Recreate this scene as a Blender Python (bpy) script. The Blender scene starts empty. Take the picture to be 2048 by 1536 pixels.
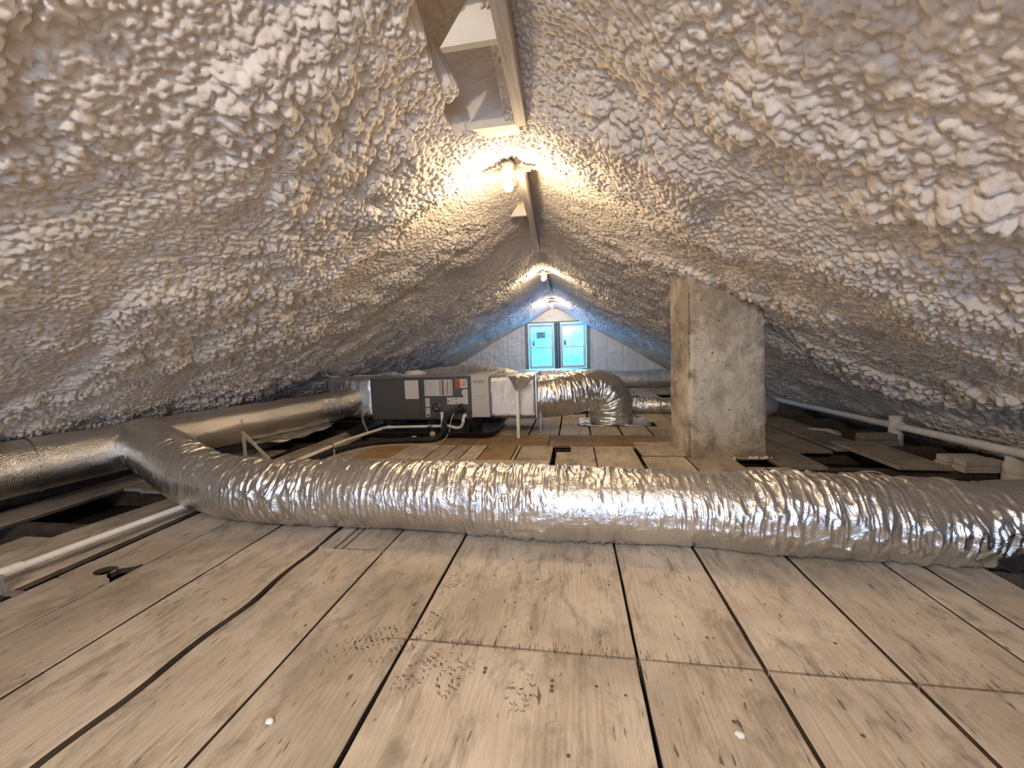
import bpy, math, random
import numpy as np
from mathutils import Matrix, Vector

# ------------------------------------------------------------------ camera, sky, light, exposure
SC = bpy.context.scene
COL = SC.collection
cam_data = bpy.data.cameras.new('camera')
cam_data.sensor_width = 36.0
cam_data.lens = 36.0 * 770 / 2048
cam_data.clip_start = 0.02
cam = bpy.data.objects.new('camera', cam_data)
COL.objects.link(cam)
def _n(v):
    v = np.array(v, float); return v / np.linalg.norm(v)
_Y = _n((121, 76, -770)); _X = np.array((1., .02, .16)); _X = _n(_X - _Y * np.dot(_X, _Y)); _Z = np.cross(_X, _Y)
_R = np.array([_X, _Y, _Z])
cam.matrix_world = Matrix([list(_R[0]) + [0], list(_R[1]) + [0], list(_R[2]) + [1.0], [0, 0, 0, 1]])
SC.camera = cam
SC.view_settings.view_transform = 'Standard'
SC.view_settings.look = 'None'
SC.view_settings.gamma = 1.0
SC.view_settings.use_curve_mapping = False
SC.view_settings.exposure = 2.24
SC.cycles.diffuse_bounces = 5
SC.cycles.glossy_bounces = 3
SC.cycles.max_bounces = 7
SC.cycles.sample_clamp_indirect = 6.0
SC.cycles.use_denoising = True
SC.cycles.adaptive_threshold = .03

BULB_STRENGTH = 330.0
world = bpy.data.worlds.new('sky'); SC.world = world
world.use_nodes = True
wn = world.node_tree; wn.nodes.clear()
w_out = wn.nodes.new('ShaderNodeOutputWorld'); w_bg = wn.nodes.new('ShaderNodeBackground')
w_tc = wn.nodes.new('ShaderNodeTexCoord'); w_sep = wn.nodes.new('ShaderNodeSeparateXYZ')
w_add = wn.nodes.new('ShaderNodeMath'); w_add.operation = 'MULTIPLY_ADD'
w_ns = wn.nodes.new('ShaderNodeTexNoise'); w_ns.inputs['Scale'].default_value = 9.0
w_ramp = wn.nodes.new('ShaderNodeValToRGB')
wn.links.new(w_tc.outputs['Generated'], w_sep.inputs[0]); wn.links.new(w_tc.outputs['Generated'], w_ns.inputs['Vector'])
wn.links.new(w_ns.outputs['Fac'], w_add.inputs[0]); w_add.inputs[1].default_value = 0.10
wn.links.new(w_sep.outputs['Z'], w_add.inputs[2]); wn.links.new(w_add.outputs[0], w_ramp.inputs[0])
e = w_ramp.color_ramp.elements
e[0].position = 0.075; e[0].color = (.10, .50, 1.0, 1)
e[1].position = 0.115; e[1].color = (.60, .75, 1.0, 1)
wn.links.new(w_ramp.outputs[0], w_bg.inputs[0]); w_bg.inputs[1].default_value = 1.0
# far sky is blue; sky behind the viewer is set paler and stronger as fill
w_side = wn.nodes.new('ShaderNodeValToRGB'); w_half = wn.nodes.new('ShaderNodeMath'); w_half.operation = 'MULTIPLY_ADD'
wn.links.new(w_sep.outputs['Y'], w_half.inputs[0]); w_half.inputs[1].default_value = .5; w_half.inputs[2].default_value = .5
wn.links.new(w_half.outputs[0], w_side.inputs[0]); e2 = w_side.color_ramp.elements
e2[0].position = .45; e2[0].color = (1, 1, 1, 1); e2[1].position = .55; e2[1].color = (0, 0, 0, 1)
w_mix = wn.nodes.new('ShaderNodeMix'); w_mix.data_type = 'RGBA'; w_mix.inputs[7].default_value = (1.45, 2.0, 3.1, 1)
w_gain = wn.nodes.new('ShaderNodeMix'); w_gain.data_type = 'RGBA'; w_gain.blend_type = 'MULTIPLY'; w_gain.inputs[0].default_value = 1.0
wn.links.new(w_ramp.outputs[0], w_gain.inputs[6]); w_gain.inputs[7].default_value = (.50, 2.7, 4.0, 1)
wn.links.new(w_gain.outputs[2], w_mix.inputs[6]); wn.links.new(w_side.outputs[0], w_mix.inputs[0])
wn.links.new(w_mix.outputs[2], w_bg.inputs[0])
wn.links.new(w_bg.outputs[0], w_out.inputs[0])

def portal(loc, rot, sx, sy):
    """marks a window opening for the renderer as the way in for the sky's light; gives no light of its own"""
    l = bpy.data.lights.new('window_portal', 'AREA'); l.shape = 'RECTANGLE'; l.size = sx; l.size_y = sy
    l.cycles.is_portal = True
    o = bpy.data.objects.new('window_portal', l); COL.objects.link(o); o.location = loc; o.rotation_euler = rot
portal((-.41, 10.90, 1.02), (math.radians(-90), 0, 0), 1.6, 1.25)
portal((-.1, -3.90, 1.0), (math.radians(90), 0, 0), 2.95, 1.3)

# ------------------------------------------------------------------ helpers
RNG = np.random.RandomState(7)
def hash2(ix, iy, s):
    v = np.sin(ix * 127.1 + iy * 311.7 + s * 74.7) * 43758.5453
    return v - np.floor(v)
def hash3(ix, iy, iz, s):
    v = np.sin(ix * 127.1 + iy * 311.7 + iz * 191.9 + s * 74.7) * 43758.5453
    return v - np.floor(v)
def vn2(x, y, s=0):
    ix, iy = np.floor(x), np.floor(y); fx, fy = x - ix, y - iy
    fx = fx * fx * (3 - 2 * fx); fy = fy * fy * (3 - 2 * fy)
    a, b = hash2(ix, iy, s), hash2(ix + 1, iy, s); c, d = hash2(ix, iy + 1, s), hash2(ix + 1, iy + 1, s)
    return (a + (b - a) * fx) * (1 - fy) + (c + (d - c) * fx) * fy
def fbm2(x, y, s=0, o=3):
    t = 0; a = 1.; n = 0
    for k in range(o):
        t = t + a * vn2(x * 2 ** k, y * 2 ** k, s + k); n += a; a *= .5
    return t / n
def vn3(x, y, z, s=0):
    ix, iy, iz = np.floor(x), np.floor(y), np.floor(z); fx, fy, fz = x - ix, y - iy, z - iz
    fx = fx * fx * (3 - 2 * fx); fy = fy * fy * (3 - 2 * fy); fz = fz * fz * (3 - 2 * fz)
    def pl(k):
        a, b = hash3(ix, iy, iz + k, s), hash3(ix + 1, iy, iz + k, s)
        c, d = hash3(ix, iy + 1, iz + k, s), hash3(ix + 1, iy + 1, iz + k, s)
        return (a + (b - a) * fx) * (1 - fy) + (c + (d - c) * fx) * fy
    return pl(0) * (1 - fz) + pl(1) * fz
def lumps(u, v, cell, s, rmin=.45, rmax=.95):
    """rounded overlapping nodules, 0..1"""
    uu, vv = u / cell, v / cell
    iu, iv = np.floor(uu), np.floor(vv); H = np.zeros_like(u)
    for i in (-1, 0, 1):
        for j in (-1, 0, 1):
            a, b = iu + i, iv + j
            px, py = a + hash2(a, b, s), b + hash2(a, b, s + 3)
            r = rmin + (rmax - rmin) * hash2(a, b, s + 5)
            hh = .45 + .55 * hash2(a, b, s + 9)
            d2 = ((uu - px) ** 2 + (vv - py) ** 2) / (r * r)
            H = np.maximum(H, hh * np.sqrt(np.clip(1 - d2, 0, 1)))
    return H
def sstep(a, b, x):
    t = np.clip((x - a) / (b - a), 0, 1); return t * t * (3 - 2 * t)

class MB:
    def __init__(s): s.v = []; s.f = []; s.m = []; s.t = []; s.tone = .5; s.mat = 0
    def add(s, verts, faces):
        b = len(s.v); s.v += [tuple(map(float, p)) for p in verts]; s.t += [s.tone] * len(verts)
        s.f += [tuple(int(i) + b for i in f) for f in faces]; s.m += [s.mat] * len(faces); return s
    def box(s, c, d, rot=None, bev=0.0):
        x, y, z = d[0] / 2, d[1] / 2, d[2] / 2
        if bev <= 0:
            v = [(i * x, j * y, k * z) for k in (-1, 1) for j in (-1, 1) for i in (-1, 1)]
            f = [(0, 2, 3, 1), (4, 5, 7, 6), (0, 1, 5, 4), (2, 6, 7, 3), (0, 4, 6, 2), (1, 3, 7, 5)]
        else:
            b = min(bev, .45 * min(d)); v = []; idx = {}
            for k in (-1, 1):
                for j in (-1, 1):
                    for i in (-1, 1):
                        for ax in range(3):
                            q = [i * (x - b), j * (y - b), k * (z - b)]; q[ax] += (i, j, k)[ax] * b
                            idx[(i, j, k, ax)] = len(v); v.append(tuple(q))
            f = []
            for ax in range(3):
                o = [a for a in range(3) if a != ax]
                for sg in (-1, 1):
                    l = []
                    for p, q in ((-1, -1), (1, -1), (1, 1), (-1, 1)):
                        c3 = [0, 0, 0]; c3[ax] = sg; c3[o[0]] = p; c3[o[1]] = q
                        l.append(idx[(*c3, ax)])
                    f.append(tuple(l if (sg > 0) == (ax != 1) else l[::-1]))
            for ax in range(3):
                o = [a for a in range(3) if a != ax]
                for p in (-1, 1):
                    for q in (-1, 1):
                        l = []
                        for e_, a_ in ((-1, o[0]), (1, o[0]), (1, o[1]), (-1, o[1])):
                            c3 = [0, 0, 0]; c3[ax] = e_; c3[o[0]] = p; c3[o[1]] = q
                            l.append(idx[(*c3, a_)])
                        f.append(tuple(l))
            for i in (-1, 1):
                for j in (-1, 1):
                    for k in (-1, 1): f.append(tuple(idx[(i, j, k, a)] for a in range(3)))
        if rot is not None: v = [tuple(rot @ Vector(p)) for p in v]
        return s.add([(p[0] + c[0], p[1] + c[1], p[2] + c[2]) for p in v], f)
    def tube(s, path, r, n=16, cap=True):
        P = np.array(path, float); m = len(P)
        R_ = np.full(m, r) if np.isscalar(r) else np.array(r, float)
        T = np.gradient(P, axis=0); T /= np.linalg.norm(T, axis=1)[:, None] + 1e-12
        up = np.array([0, 0, 1.]) if abs(T[0][2]) < .9 else np.array([0, 1., 0])
        N = np.cross(up, T[0]); N /= np.linalg.norm(N); v = []
        for i in range(m):
            N = N - T[i] * np.dot(N, T[i]); N /= np.linalg.norm(N); B = np.cross(T[i], N)
            for k in range(n):
                a = 2 * math.pi * k / n
                v.append(P[i] + R_[i] * (math.cos(a) * N + math.sin(a) * B))
        f = [(i * n + k, i * n + (k + 1) % n, (i + 1) * n + (k + 1) % n, (i + 1) * n + k) for i in range(m - 1) for k in range(n)]
        if cap: f += [tuple(range(n))[::-1], tuple((m - 1) * n + k for k in range(n))]
        return s.add(v, f)
    def lathe(s, prof, o, axis=(0, 0, 1), n=24):
        """prof: (radius, height along axis)"""
        ax = Vector(axis).normalized(); q = Vector((0, 0, 1)).rotation_difference(ax); v = []
        for r, h in prof:
            for k in range(n):
                a = 2 * math.pi * k / n
                p = q @ Vector((r * math.cos(a), r * math.sin(a), h)); v.append((p.x + o[0], p.y + o[1], p.z + o[2]))
        m = len(prof)
        f = [(i * n + k, i * n + (k + 1) % n, (i + 1) * n + (k + 1) % n, (i + 1) * n + k) for i in range(m - 1) for k in range(n)]
        f += [tuple(range(n))[::-1], tuple((m - 1) * n + k for k in range(n))]
        return s.add(v, f)
    def ball(s, c, r, n=14, sc=(1, 1, 1), seed=None):
        v = []; f = []
        for i in range(1, n):
            for k in range(2 * n):
                a, b = math.pi * i / n, math.pi * k / n
                rr = r if seed is None else r * (.75 + .5 * hash3(np.float64(i), np.float64(k), np.float64(0), seed))
                v.append((c[0] + rr * sc[0] * math.sin(a) * math.cos(b), c[1] + rr * sc[1] * math.sin(a) * math.sin(b), c[2] + rr * sc[2] * math.cos(a)))
        m = 2 * n
        for i in range(n - 2):
            for k in range(m): f.append((i * m + k, (i + 1) * m + k, (i + 1) * m + (k + 1) % m, i * m + (k + 1) % m))
        f += [tuple(range(m)), tuple((n - 2) * m + k for k in range(m))[::-1]]
        return s.add(v, f)
    def build(s, name, mats, parent=None, loc=None, smooth=False, auto=None):
        o = mesh_obj(name, np.array(s.v), s.f, mats, parent, loc, smooth, auto, np.array(s.m), np.array(s.t)); return o

def mesh_obj(name, V, F, mats, parent=None, loc=None, smooth=False, auto=None, midx=None, tone=None):
    if not isinstance(mats, (list, tuple)): mats = [mats]
    base = Vector(parent_base(parent)) if parent is not None else Vector(loc if loc else (0, 0, 0))
    V = np.asarray(V, float) - np.array(base)
    me = bpy.data.meshes.new(name)
    if isinstance(F, np.ndarray):
        nf, k = F.shape
        me.vertices.add(len(V)); me.vertices.foreach_set('co', V.ravel())
        me.loops.add(nf * k); me.loops.foreach_set('vertex_index', F.ravel().astype(np.int32))
        me.polygons.add(nf); me.polygons.foreach_set('loop_start', np.arange(0, nf * k, k, dtype=np.int32))
        me.update(calc_edges=True); me.validate()
    else:
        me.from_pydata([tuple(p) for p in V], [], F)
    for m in mats: me.materials.append(m)
    if midx is not None and len(mats) > 1: me.polygons.foreach_set('material_index', midx.astype(np.int32))
    if tone is not None:
        at = me.attributes.new('tone', 'FLOAT', 'POINT'); at.data.foreach_set('value', tone.astype(np.float32))
    if smooth: me.polygons.foreach_set('use_smooth', np.ones(len(me.polygons), bool))
    me.update()
    if auto is not None:
        try: me.set_sharp_from_angle(angle=math.radians(auto))
        except Exception: pass
    o = bpy.data.objects.new(name, me); COL.objects.link(o)
    if parent is not None: o.parent = parent
    else: o.location = base
    return o
def parent_base(p):
    b = Vector((0, 0, 0))
    while p is not None: b += Vector(p.location); p = p.parent
    return b
def tag(o, label=None, cat=None, group=None, kind=None):
    if label: o['label'] = label
    if cat: o['category'] = cat
    if group: o['group'] = group
    if kind: o['kind'] = kind
    return o
def thing(name, label, cat, loc, group=None):
    o = bpy.data.objects.new(name, None); COL.objects.link(o); o.location = loc; o.empty_display_size = .1
    return tag(o, label, cat, group)
def structure(o): o['kind'] = 'structure'; return o
def copy_tree(o, parent=None):
    c = o.copy(); COL.objects.link(c)
    if parent is not None: c.parent = parent
    for ch in list(o.children): copy_tree(ch, c)
    return c
def spline(pts, step):
    """Catmull-Rom through pts, resampled evenly"""
    P = np.array(pts, float); P = np.vstack([2 * P[0] - P[1], P, 2 * P[-1] - P[-2]]); out = []
    for i in range(1, len(P) - 2):
        t = np.linspace(0, 1, 60, endpoint=False)[:, None]
        a, b, c, d = P[i - 1], P[i], P[i + 1], P[i + 2]
        out.append(.5 * (2 * b + (c - a) * t + (2 * a - 5 * b + 4 * c - d) * t ** 2 + (-a + 3 * b - 3 * c + d) * t ** 3))
    out = np.vstack(out + [P[-2][None]])
    L = np.r_[0, np.cumsum(np.linalg.norm(np.diff(out, axis=0), axis=1))]
    n = max(4, int(L[-1] / step)); q = np.linspace(0, L[-1], n)
    return np.stack([np.interp(q, L, out[:, k]) for k in range(3)], 1), q

# ------------------------------------------------------------------ materials
class NT:
    def __init__(s, name):
        s.m = bpy.data.materials.new(name); s.m.use_nodes = True; s.t = s.m.node_tree; s.t.nodes.clear()
        s.out = s.n('ShaderNodeOutputMaterial'); s.b = s.n('ShaderNodeBsdfPrincipled'); s.l(s.b.outputs[0], s.out.inputs[0])
        s.tc = s.n('ShaderNodeTexCoord')
    def n(s, t, **k):
        o = s.t.nodes.new(t)
        for a, v in k.items():
            if hasattr(o, a): setattr(o, a, v)
            else: o.inputs[a].default_value = v
        return o
    def l(s, a, b): s.t.links.new(a, b)
    def mapping(s, scale, src='Object'):
        m = s.n('ShaderNodeMapping'); m.inputs['Scale'].default_value = scale; s.l(s.tc.outputs[src], m.inputs[0]); return m.outputs[0]
    def noise(s, scale, vec=None, detail=4, rough=.55, dist=0):
        o = s.n('ShaderNodeTexNoise'); o.inputs['Scale'].default_value = scale; o.inputs['Detail'].default_value = detail
        o.inputs['Roughness'].default_value = rough; o.inputs['Distortion'].default_value = dist
        s.l(vec if vec is not None else s.tc.outputs['Object'], o.inputs['Vector']); return o.outputs['Fac']
    def ramp(s, fac, stops):
        r = s.n('ShaderNodeValToRGB'); el = r.color_ramp.elements
        while len(el) < len(stops): el.new(.5)
        for k, (p, c) in enumerate(stops):
            el[k].position = p; el[k].color = (c, c, c, 1) if np.isscalar(c) else (*c, 1)
        s.l(fac, r.inputs[0]); return r.outputs[0]
    def mix(s, fac, a, b, mode='MIX'):
        o = s.n('ShaderNodeMix'); o.data_type = 'RGBA'; o.blend_type = mode
        for sock, v in ((o.inputs['Factor'], fac), (o.inputs[6], a), (o.inputs[7], b)):
            if hasattr(v, 'is_output'): s.l(v, sock)
            elif np.isscalar(v): sock.default_value = v
            else: sock.default_value = (*v, 1)
        return o.outputs[2]
    def math(s, op, a, b):
        o = s.n('ShaderNodeMath'); o.operation = op
        for sock, v in ((o.inputs[0], a), (o.inputs[1], b)):
            if hasattr(v, 'is_output'): s.l(v, sock)
            else: sock.default_value = v
        return o.outputs[0]
    def col(s, v):
        if hasattr(v, 'is_output'): s.l(v, s.b.inputs['Base Color'])
        else: s.b.inputs['Base Color'].default_value = (*v, 1)
        return s
    def set(s, rough=.5, metal=0, spec=None):
        s.b.inputs['Roughness'].default_value = rough; s.b.inputs['Metallic'].default_value = metal
        if spec is not None: s.b.inputs['Specular IOR Level'].default_value = spec
        return s
    def bump(s, h, strength, dist):
        o = s.n('ShaderNodeBump'); o.inputs['Strength'].default_value = strength; o.inputs['Distance'].default_value = dist
        s.l(h, o.inputs['Height']); s.l(o.outputs[0], s.b.inputs['Normal']); return s
def plain(name, c, rough=.5, metal=0, spec=None, var=.0, scale=20):
    t = NT(name).set(rough, metal, spec)
    if var: t.col(t.mix(t.ramp(t.noise(scale), [(.3, 0.), (.7, 1.)]), tuple(np.array(c) * (1 - var)), tuple(np.minimum(1, np.array(c) * (1 + var)))))
    else: t.col(c)
    return t.m

def m_foam(name, c1, c2, nod=.02):
    t = NT(name).set(.95, 0, .08)
    t.col(t.mix(t.ramp(t.noise(2.2, detail=5), [(.35, 0.), (.7, 1.)]), c1, c2))
    t.bump(t.noise(60, detail=4), .35, nod * .4); return t.m
M = {}
M['foam'] = m_foam('spray_foam', (.66, .60, .54), (.74, .68, .62))
M['foam_white'] = m_foam('smooth_foam', (.84, .83, .82), (.88, .87, .86), .004)

def m_wood(name, light, dark, stain):
    t = NT(name).set(.72, 0, .25)
    at = t.n('ShaderNodeAttribute'); at.attribute_name = 'tone'
    off = t.n('ShaderNodeVectorMath'); off.operation = 'ADD'
    sc = t.n('ShaderNodeVectorMath'); sc.operation = 'SCALE'; sc.inputs['Scale'].default_value = 37.0
    cmb = t.n('ShaderNodeCombineXYZ'); t.l(at.outputs['Fac'], cmb.inputs[0]); t.l(at.outputs['Fac'], cmb.inputs[1]); t.l(at.outputs['Fac'], cmb.inputs[2])
    t.l(cmb.outputs[0], sc.inputs[0]); t.l(t.tc.outputs['Object'], off.inputs[0]); t.l(sc.outputs[0], off.inputs[1])
    mp = t.n('ShaderNodeMapping'); mp.inputs['Scale'].default_value = (60, 1.6, 10); t.l(off.outputs[0], mp.inputs[0])
    grain = t.noise(2.2, mp.outputs[0], 6, .62, 1.2)
    mp2 = t.n('ShaderNodeMapping'); mp2.inputs['Scale'].default_value = (3.4, .55, 2); t.l(off.outputs[0], mp2.inputs[0])
    wv = t.n('ShaderNodeTexWave'); wv.wave_type = 'BANDS'; wv.bands_direction = 'X'
    wv.inputs['Scale'].default_value = 5.0; wv.inputs['Distortion'].default_value = 9.0; wv.inputs['Detail'].default_value = 3
    wv.inputs['Detail Scale'].default_value = .7; t.l(mp2.outputs[0], wv.inputs['Vector'])
    base = t.mix(t.math('MULTIPLY', t.ramp(grain, [(.32, 1.), (.62, 0.)]), .85), light, dark)
    base = t.mix(t.math('MULTIPLY', t.ramp(wv.outputs['Fac'], [(.0, 1.), (.45, 0.)]), .22), base, tuple(np.array(dark) * .85))
    big = t.noise(1.7, off.outputs[0], 5, .6)
    base = t.mix(t.math('MULTIPLY', t.ramp(big, [(.40, 0.), (.64, 1.)]), .8), base, stain)
    pale = t.noise(2.6, off.outputs[0], 6, .62)
    base = t.mix(t.math('MULTIPLY', t.ramp(pale, [(.50, 0.), (.66, 1.)]), .55), base, tuple(np.minimum(1, np.array(light) * np.array((1.18, 1.2, 1.22)))))
    mp4 = t.n('ShaderNodeMapping'); mp4.inputs['Scale'].default_value = (1.5, .6, 1); t.l(off.outputs[0], mp4.inputs[0])
    scuff = t.noise(9, mp4.outputs[0], 8, .72, .6)
    base = t.mix(t.math('MULTIPLY', t.ramp(scuff, [(.49, 0.), (.68, 1.)]), .75), base, tuple(np.array(stain) * .55))
    mp3 = t.n('ShaderNodeMapping'); mp3.inputs['Scale'].default_value = (46, 9, 30); t.l(off.outputs[0], mp3.inputs[0])
    nick = t.noise(1.6, mp3.outputs[0], 2, .5, .3)
    base = t.mix(t.ramp(nick, [(.69, 0.), (.745, .8)]), base, (.07, .05, .035))
    tn = t.ramp(at.outputs['Fac'], [(0., .80), (1., 1.12)])
    t.col(t.mix(1.0, base, tn, 'MULTIPLY'))
    t.bump(t.math('ADD', grain, t.math('MULTIPLY', nick, -.3)), .35, .004); return t.m
M['wood'] = m_wood('weathered_pine', (.615, .54, .44), (.385, .32, .25), (.34, .29, .23))
M['wood_brown'] = m_wood('bare_pine', (.42, .29, .16), (.29, .185, .095), (.27, .18, .10))
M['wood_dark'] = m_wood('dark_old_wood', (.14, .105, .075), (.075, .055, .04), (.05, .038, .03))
M['wood_grey'] = m_wood('grey_dusty_wood', (.33, .285, .235), (.22, .185, .15), (.15, .125, .10))
M['dirt'] = plain('dirt_mark', (.12, .085, .06), .9)
M['saw'] = plain('saw_mark', (.16, .095, .06), .9)
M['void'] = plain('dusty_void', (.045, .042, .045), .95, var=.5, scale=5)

def m_flex(rg=.29, c1=(.76, .74, .71), c2=(.88, .865, .84)):
    t = NT('aluminium_foil').set(rg, 1.0)
    t.col(t.mix(t.ramp(t.noise(3.0), [(.3, 0.), (.7, 1.)]), c1, c2))
    mp = t.mapping((1, 1, 1))
    a = t.noise(26, mp, 5, .6, .8); b = t.noise(90, mp, 3, .6)
    t.bump(t.math('ADD', a, t.math('MULTIPLY', b, .25)), .55, .012)
    return t.m
def m_bubble():
    t = NT('bubble_foil_wrap').set(.30, 1.0)
    t.col(t.mix(t.ramp(t.noise(2.0), [(.3, 0.), (.7, 1.)]), (.70, .665, .62), (.84, .81, .77)))
    v = t.n('ShaderNodeTexVoronoi'); v.inputs['Scale'].default_value = 105; v.inputs['Randomness'].default_value = .35
    t.l(t.tc.outputs['Object'], v.inputs['Vector'])
    t.bump(t.math('ADD', t.math('MULTIPLY', v.outputs['Distance'], -1.0), t.math('MULTIPLY', t.noise(14, None, 4), 1.2)), .46, .008)
    return t.m
M['flex'] = m_flex(); M['dull'] = m_flex(.48, (.74, .73, .72), (.88, .87, .86)); M['bubble'] = m_bubble()
M['tape'] = plain('foil_tape', (.70, .68, .64), .32, 1.0)
M['pvc'] = plain('white_pvc', (.78, .74, .67), .38, 0, .5)
M['pvc_dusty'] = plain('dusty_pvc', (.62, .585, .55), .6, 0, .4, var=.08)
M['black'] = plain('black_plastic', (.012, .012, .013), .35)
M['rubber'] = plain('black_foam_rubber', (.016, .015, .015), .75)
M['gunmetal'] = plain('dark_grey_paint', (.088, .085, .079), .42, .2, var=.06, scale=3)
M['lightgrey'] = plain('light_grey_paint', (.50, .47, .43), .5)
M['paper'] = plain('label_paper', (.58, .55, .51), .6)
M['ink'] = plain('label_ink', (.10, .09, .09), .6)
M['inkgrey'] = plain('label_grey_print', (.33, .31, .29), .6)
M['inkred'] = plain('label_red_print', (.24, .09, .06), .6)
M['orange'] = plain('warning_orange', (.62, .14, .03), .6)
M['chrome'] = plain('bright_metal', (.7, .7, .7), .2, 1.0)
M['galv'] = plain('galvanised_steel', (.42, .41, .40), .45, .8, var=.15)
M['copper'] = plain('copper', (.55, .25, .12), .3, 1.0)
M['redcap'] = plain('dark_red_plastic', (.11, .03, .04), .5)
M['ivory'] = plain('yellowed_plastic', (.48, .38, .20), .5)
M['wirewhite'] = plain('white_wire', (.55, .50, .47), .5)
M['wirered'] = plain('maroon_wire', (.12, .03, .03), .5)
M['porcelain'] = plain('porcelain', (.82, .80, .75), .25)
M['bracket'] = plain('cream_bracket', (.66, .56, .36), .6)
M['framegrey'] = plain('window_vinyl', (.78, .77, .75), .45)
M['frameold'] = plain('weathered_frame', (.30, .28, .255), .7, var=.2)
M['stickerblue'] = plain('blue_sticker', (.10, .20, .38), .6)
M['stickerpale'] = plain('pale_sticker', (.25, .42, .62), .6)
M['brick'] = plain('pale_brick', (.46, .42, .38), .85, var=.15, scale=30)
M['brick_dark'] = plain('dim_block', (.20, .18, .145), .85, var=.15, scale=30)
M['beam'] = None
def m_painted():
    t = NT('foam_sprayed_timber').set(.75, 0, .25)
    mp = t.mapping((30, 2, 30))
    t.col(t.mix(t.ramp(t.noise(1.5, mp, 5), [(.35, 0.), (.65, 1.)]), (.36, .31, .26), (.56, .50, .43)))
    t.bump(t.noise(20, mp, 4), .4, .006); return t.m
M['beam'] = m_painted()
def m_board():
    t = NT('pale_sprayed_board').set(.8, 0, .2)
    t.col(t.mix(t.ramp(t.noise(4, None, 5), [(.4, 0.), (.7, 1.)]), (.66, .62, .55), (.62, .53, .36)))
    t.bump(t.noise(30), .2, .004); return t.m
M['board'] = m_board()
def m_plaster():
    t = NT('old_lime_plaster').set(.85, 0, .2)
    n1 = t.noise(1.6, None, 7, .62, .6); n2 = t.noise(7, None, 6, .65); n3 = t.noise(26, None, 4, .6)
    c = t.mix(t.ramp(n1, [(.42, 0.), (.54, 1.)]), (.60, .535, .425), (.36, .305, .235))
    c = t.mix(t.ramp(n2, [(.54, 0.), (.68, .8)]), c, (.62, .57, .48))
    c = t.mix(t.ramp(t.noise(2.6, None, 7, .7, .8), [(.54, 0.), (.68, .85)]), c, (.19, .14, .09))
    v = t.n('ShaderNodeTexVoronoi'); v.feature = 'DISTANCE_TO_EDGE'; v.inputs['Scale'].default_value = 5.0
    wv = t.n('ShaderNodeMix'); wv.data_type = 'VECTOR'; nz = t.n('ShaderNodeTexNoise'); nz.inputs['Scale'].default_value = 6; nz.inputs['Detail'].default_value = 5; t.l(t.tc.outputs['Object'], nz.inputs['Vector'])
    wv.inputs[0].default_value = .28; t.l(t.tc.outputs['Object'], wv.inputs[4]); t.l(nz.outputs['Color'], wv.inputs[5]); t.l(wv.outputs[1], v.inputs['Vector'])
    c = t.mix(t.math('MULTIPLY', t.ramp(v.outputs['Distance'], [(.0, 1.), (.012, 0.)]), t.ramp(n2, [(.45, 0.), (.60, .8)])), c, (.10, .075, .05))
    c = t.mix(t.ramp(n3, [(.66, 0.), (.70, .9)]), c, (.05, .04, .03))
    t.col(c); t.bump(t.math('ADD', n2, t.math('MULTIPLY', n3, .6)), .8, .02); return t.m
M['plaster'] = m_plaster()
def m_bulb(k, c=(1, .77, .49, 1)):
    t = NT('lit_bulb'); t.t.nodes.remove(t.b)
    em = t.n('ShaderNodeEmission'); em.inputs[0].default_value = c; em.inputs[1].default_value = BULB_STRENGTH * k
    t.l(em.outputs[0], t.out.inputs[0]); return t.m
M['bulb'] = m_bulb(.56); M['bulb_dim'] = m_bulb(.28); M['bulb_white'] = m_bulb(2.0, (1, .84, .66, 1))
def m_glass():
    t = NT('obscure_glass'); t.t.nodes.remove(t.b)
    tr = t.n('ShaderNodeBsdfTransparent'); tr.inputs[0].default_value = (.94, .98, 1, 1)
    tl = t.n('ShaderNodeBsdfTranslucent'); tl.inputs[0].default_value = (.75, .95, 1, 1)
    gl = t.n('ShaderNodeBsdfGlossy'); gl.inputs['Roughness'].default_value = .12
    m1 = t.n('ShaderNodeMixShader'); m2 = t.n('ShaderNodeMixShader')
    m1.inputs[0].default_value = .12; m2.inputs[0].default_value = .05
    t.l(tr.outputs[0], m1.inputs[1]); t.l(tl.outputs[0], m1.inputs[2]); t.l(m1.outputs[0], m2.inputs[1]); t.l(gl.outputs[0], m2.inputs[2])
    t.l(m2.outputs[0], t.out.inputs[0]); return t.m
M['glass'] = m_glass()

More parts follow.
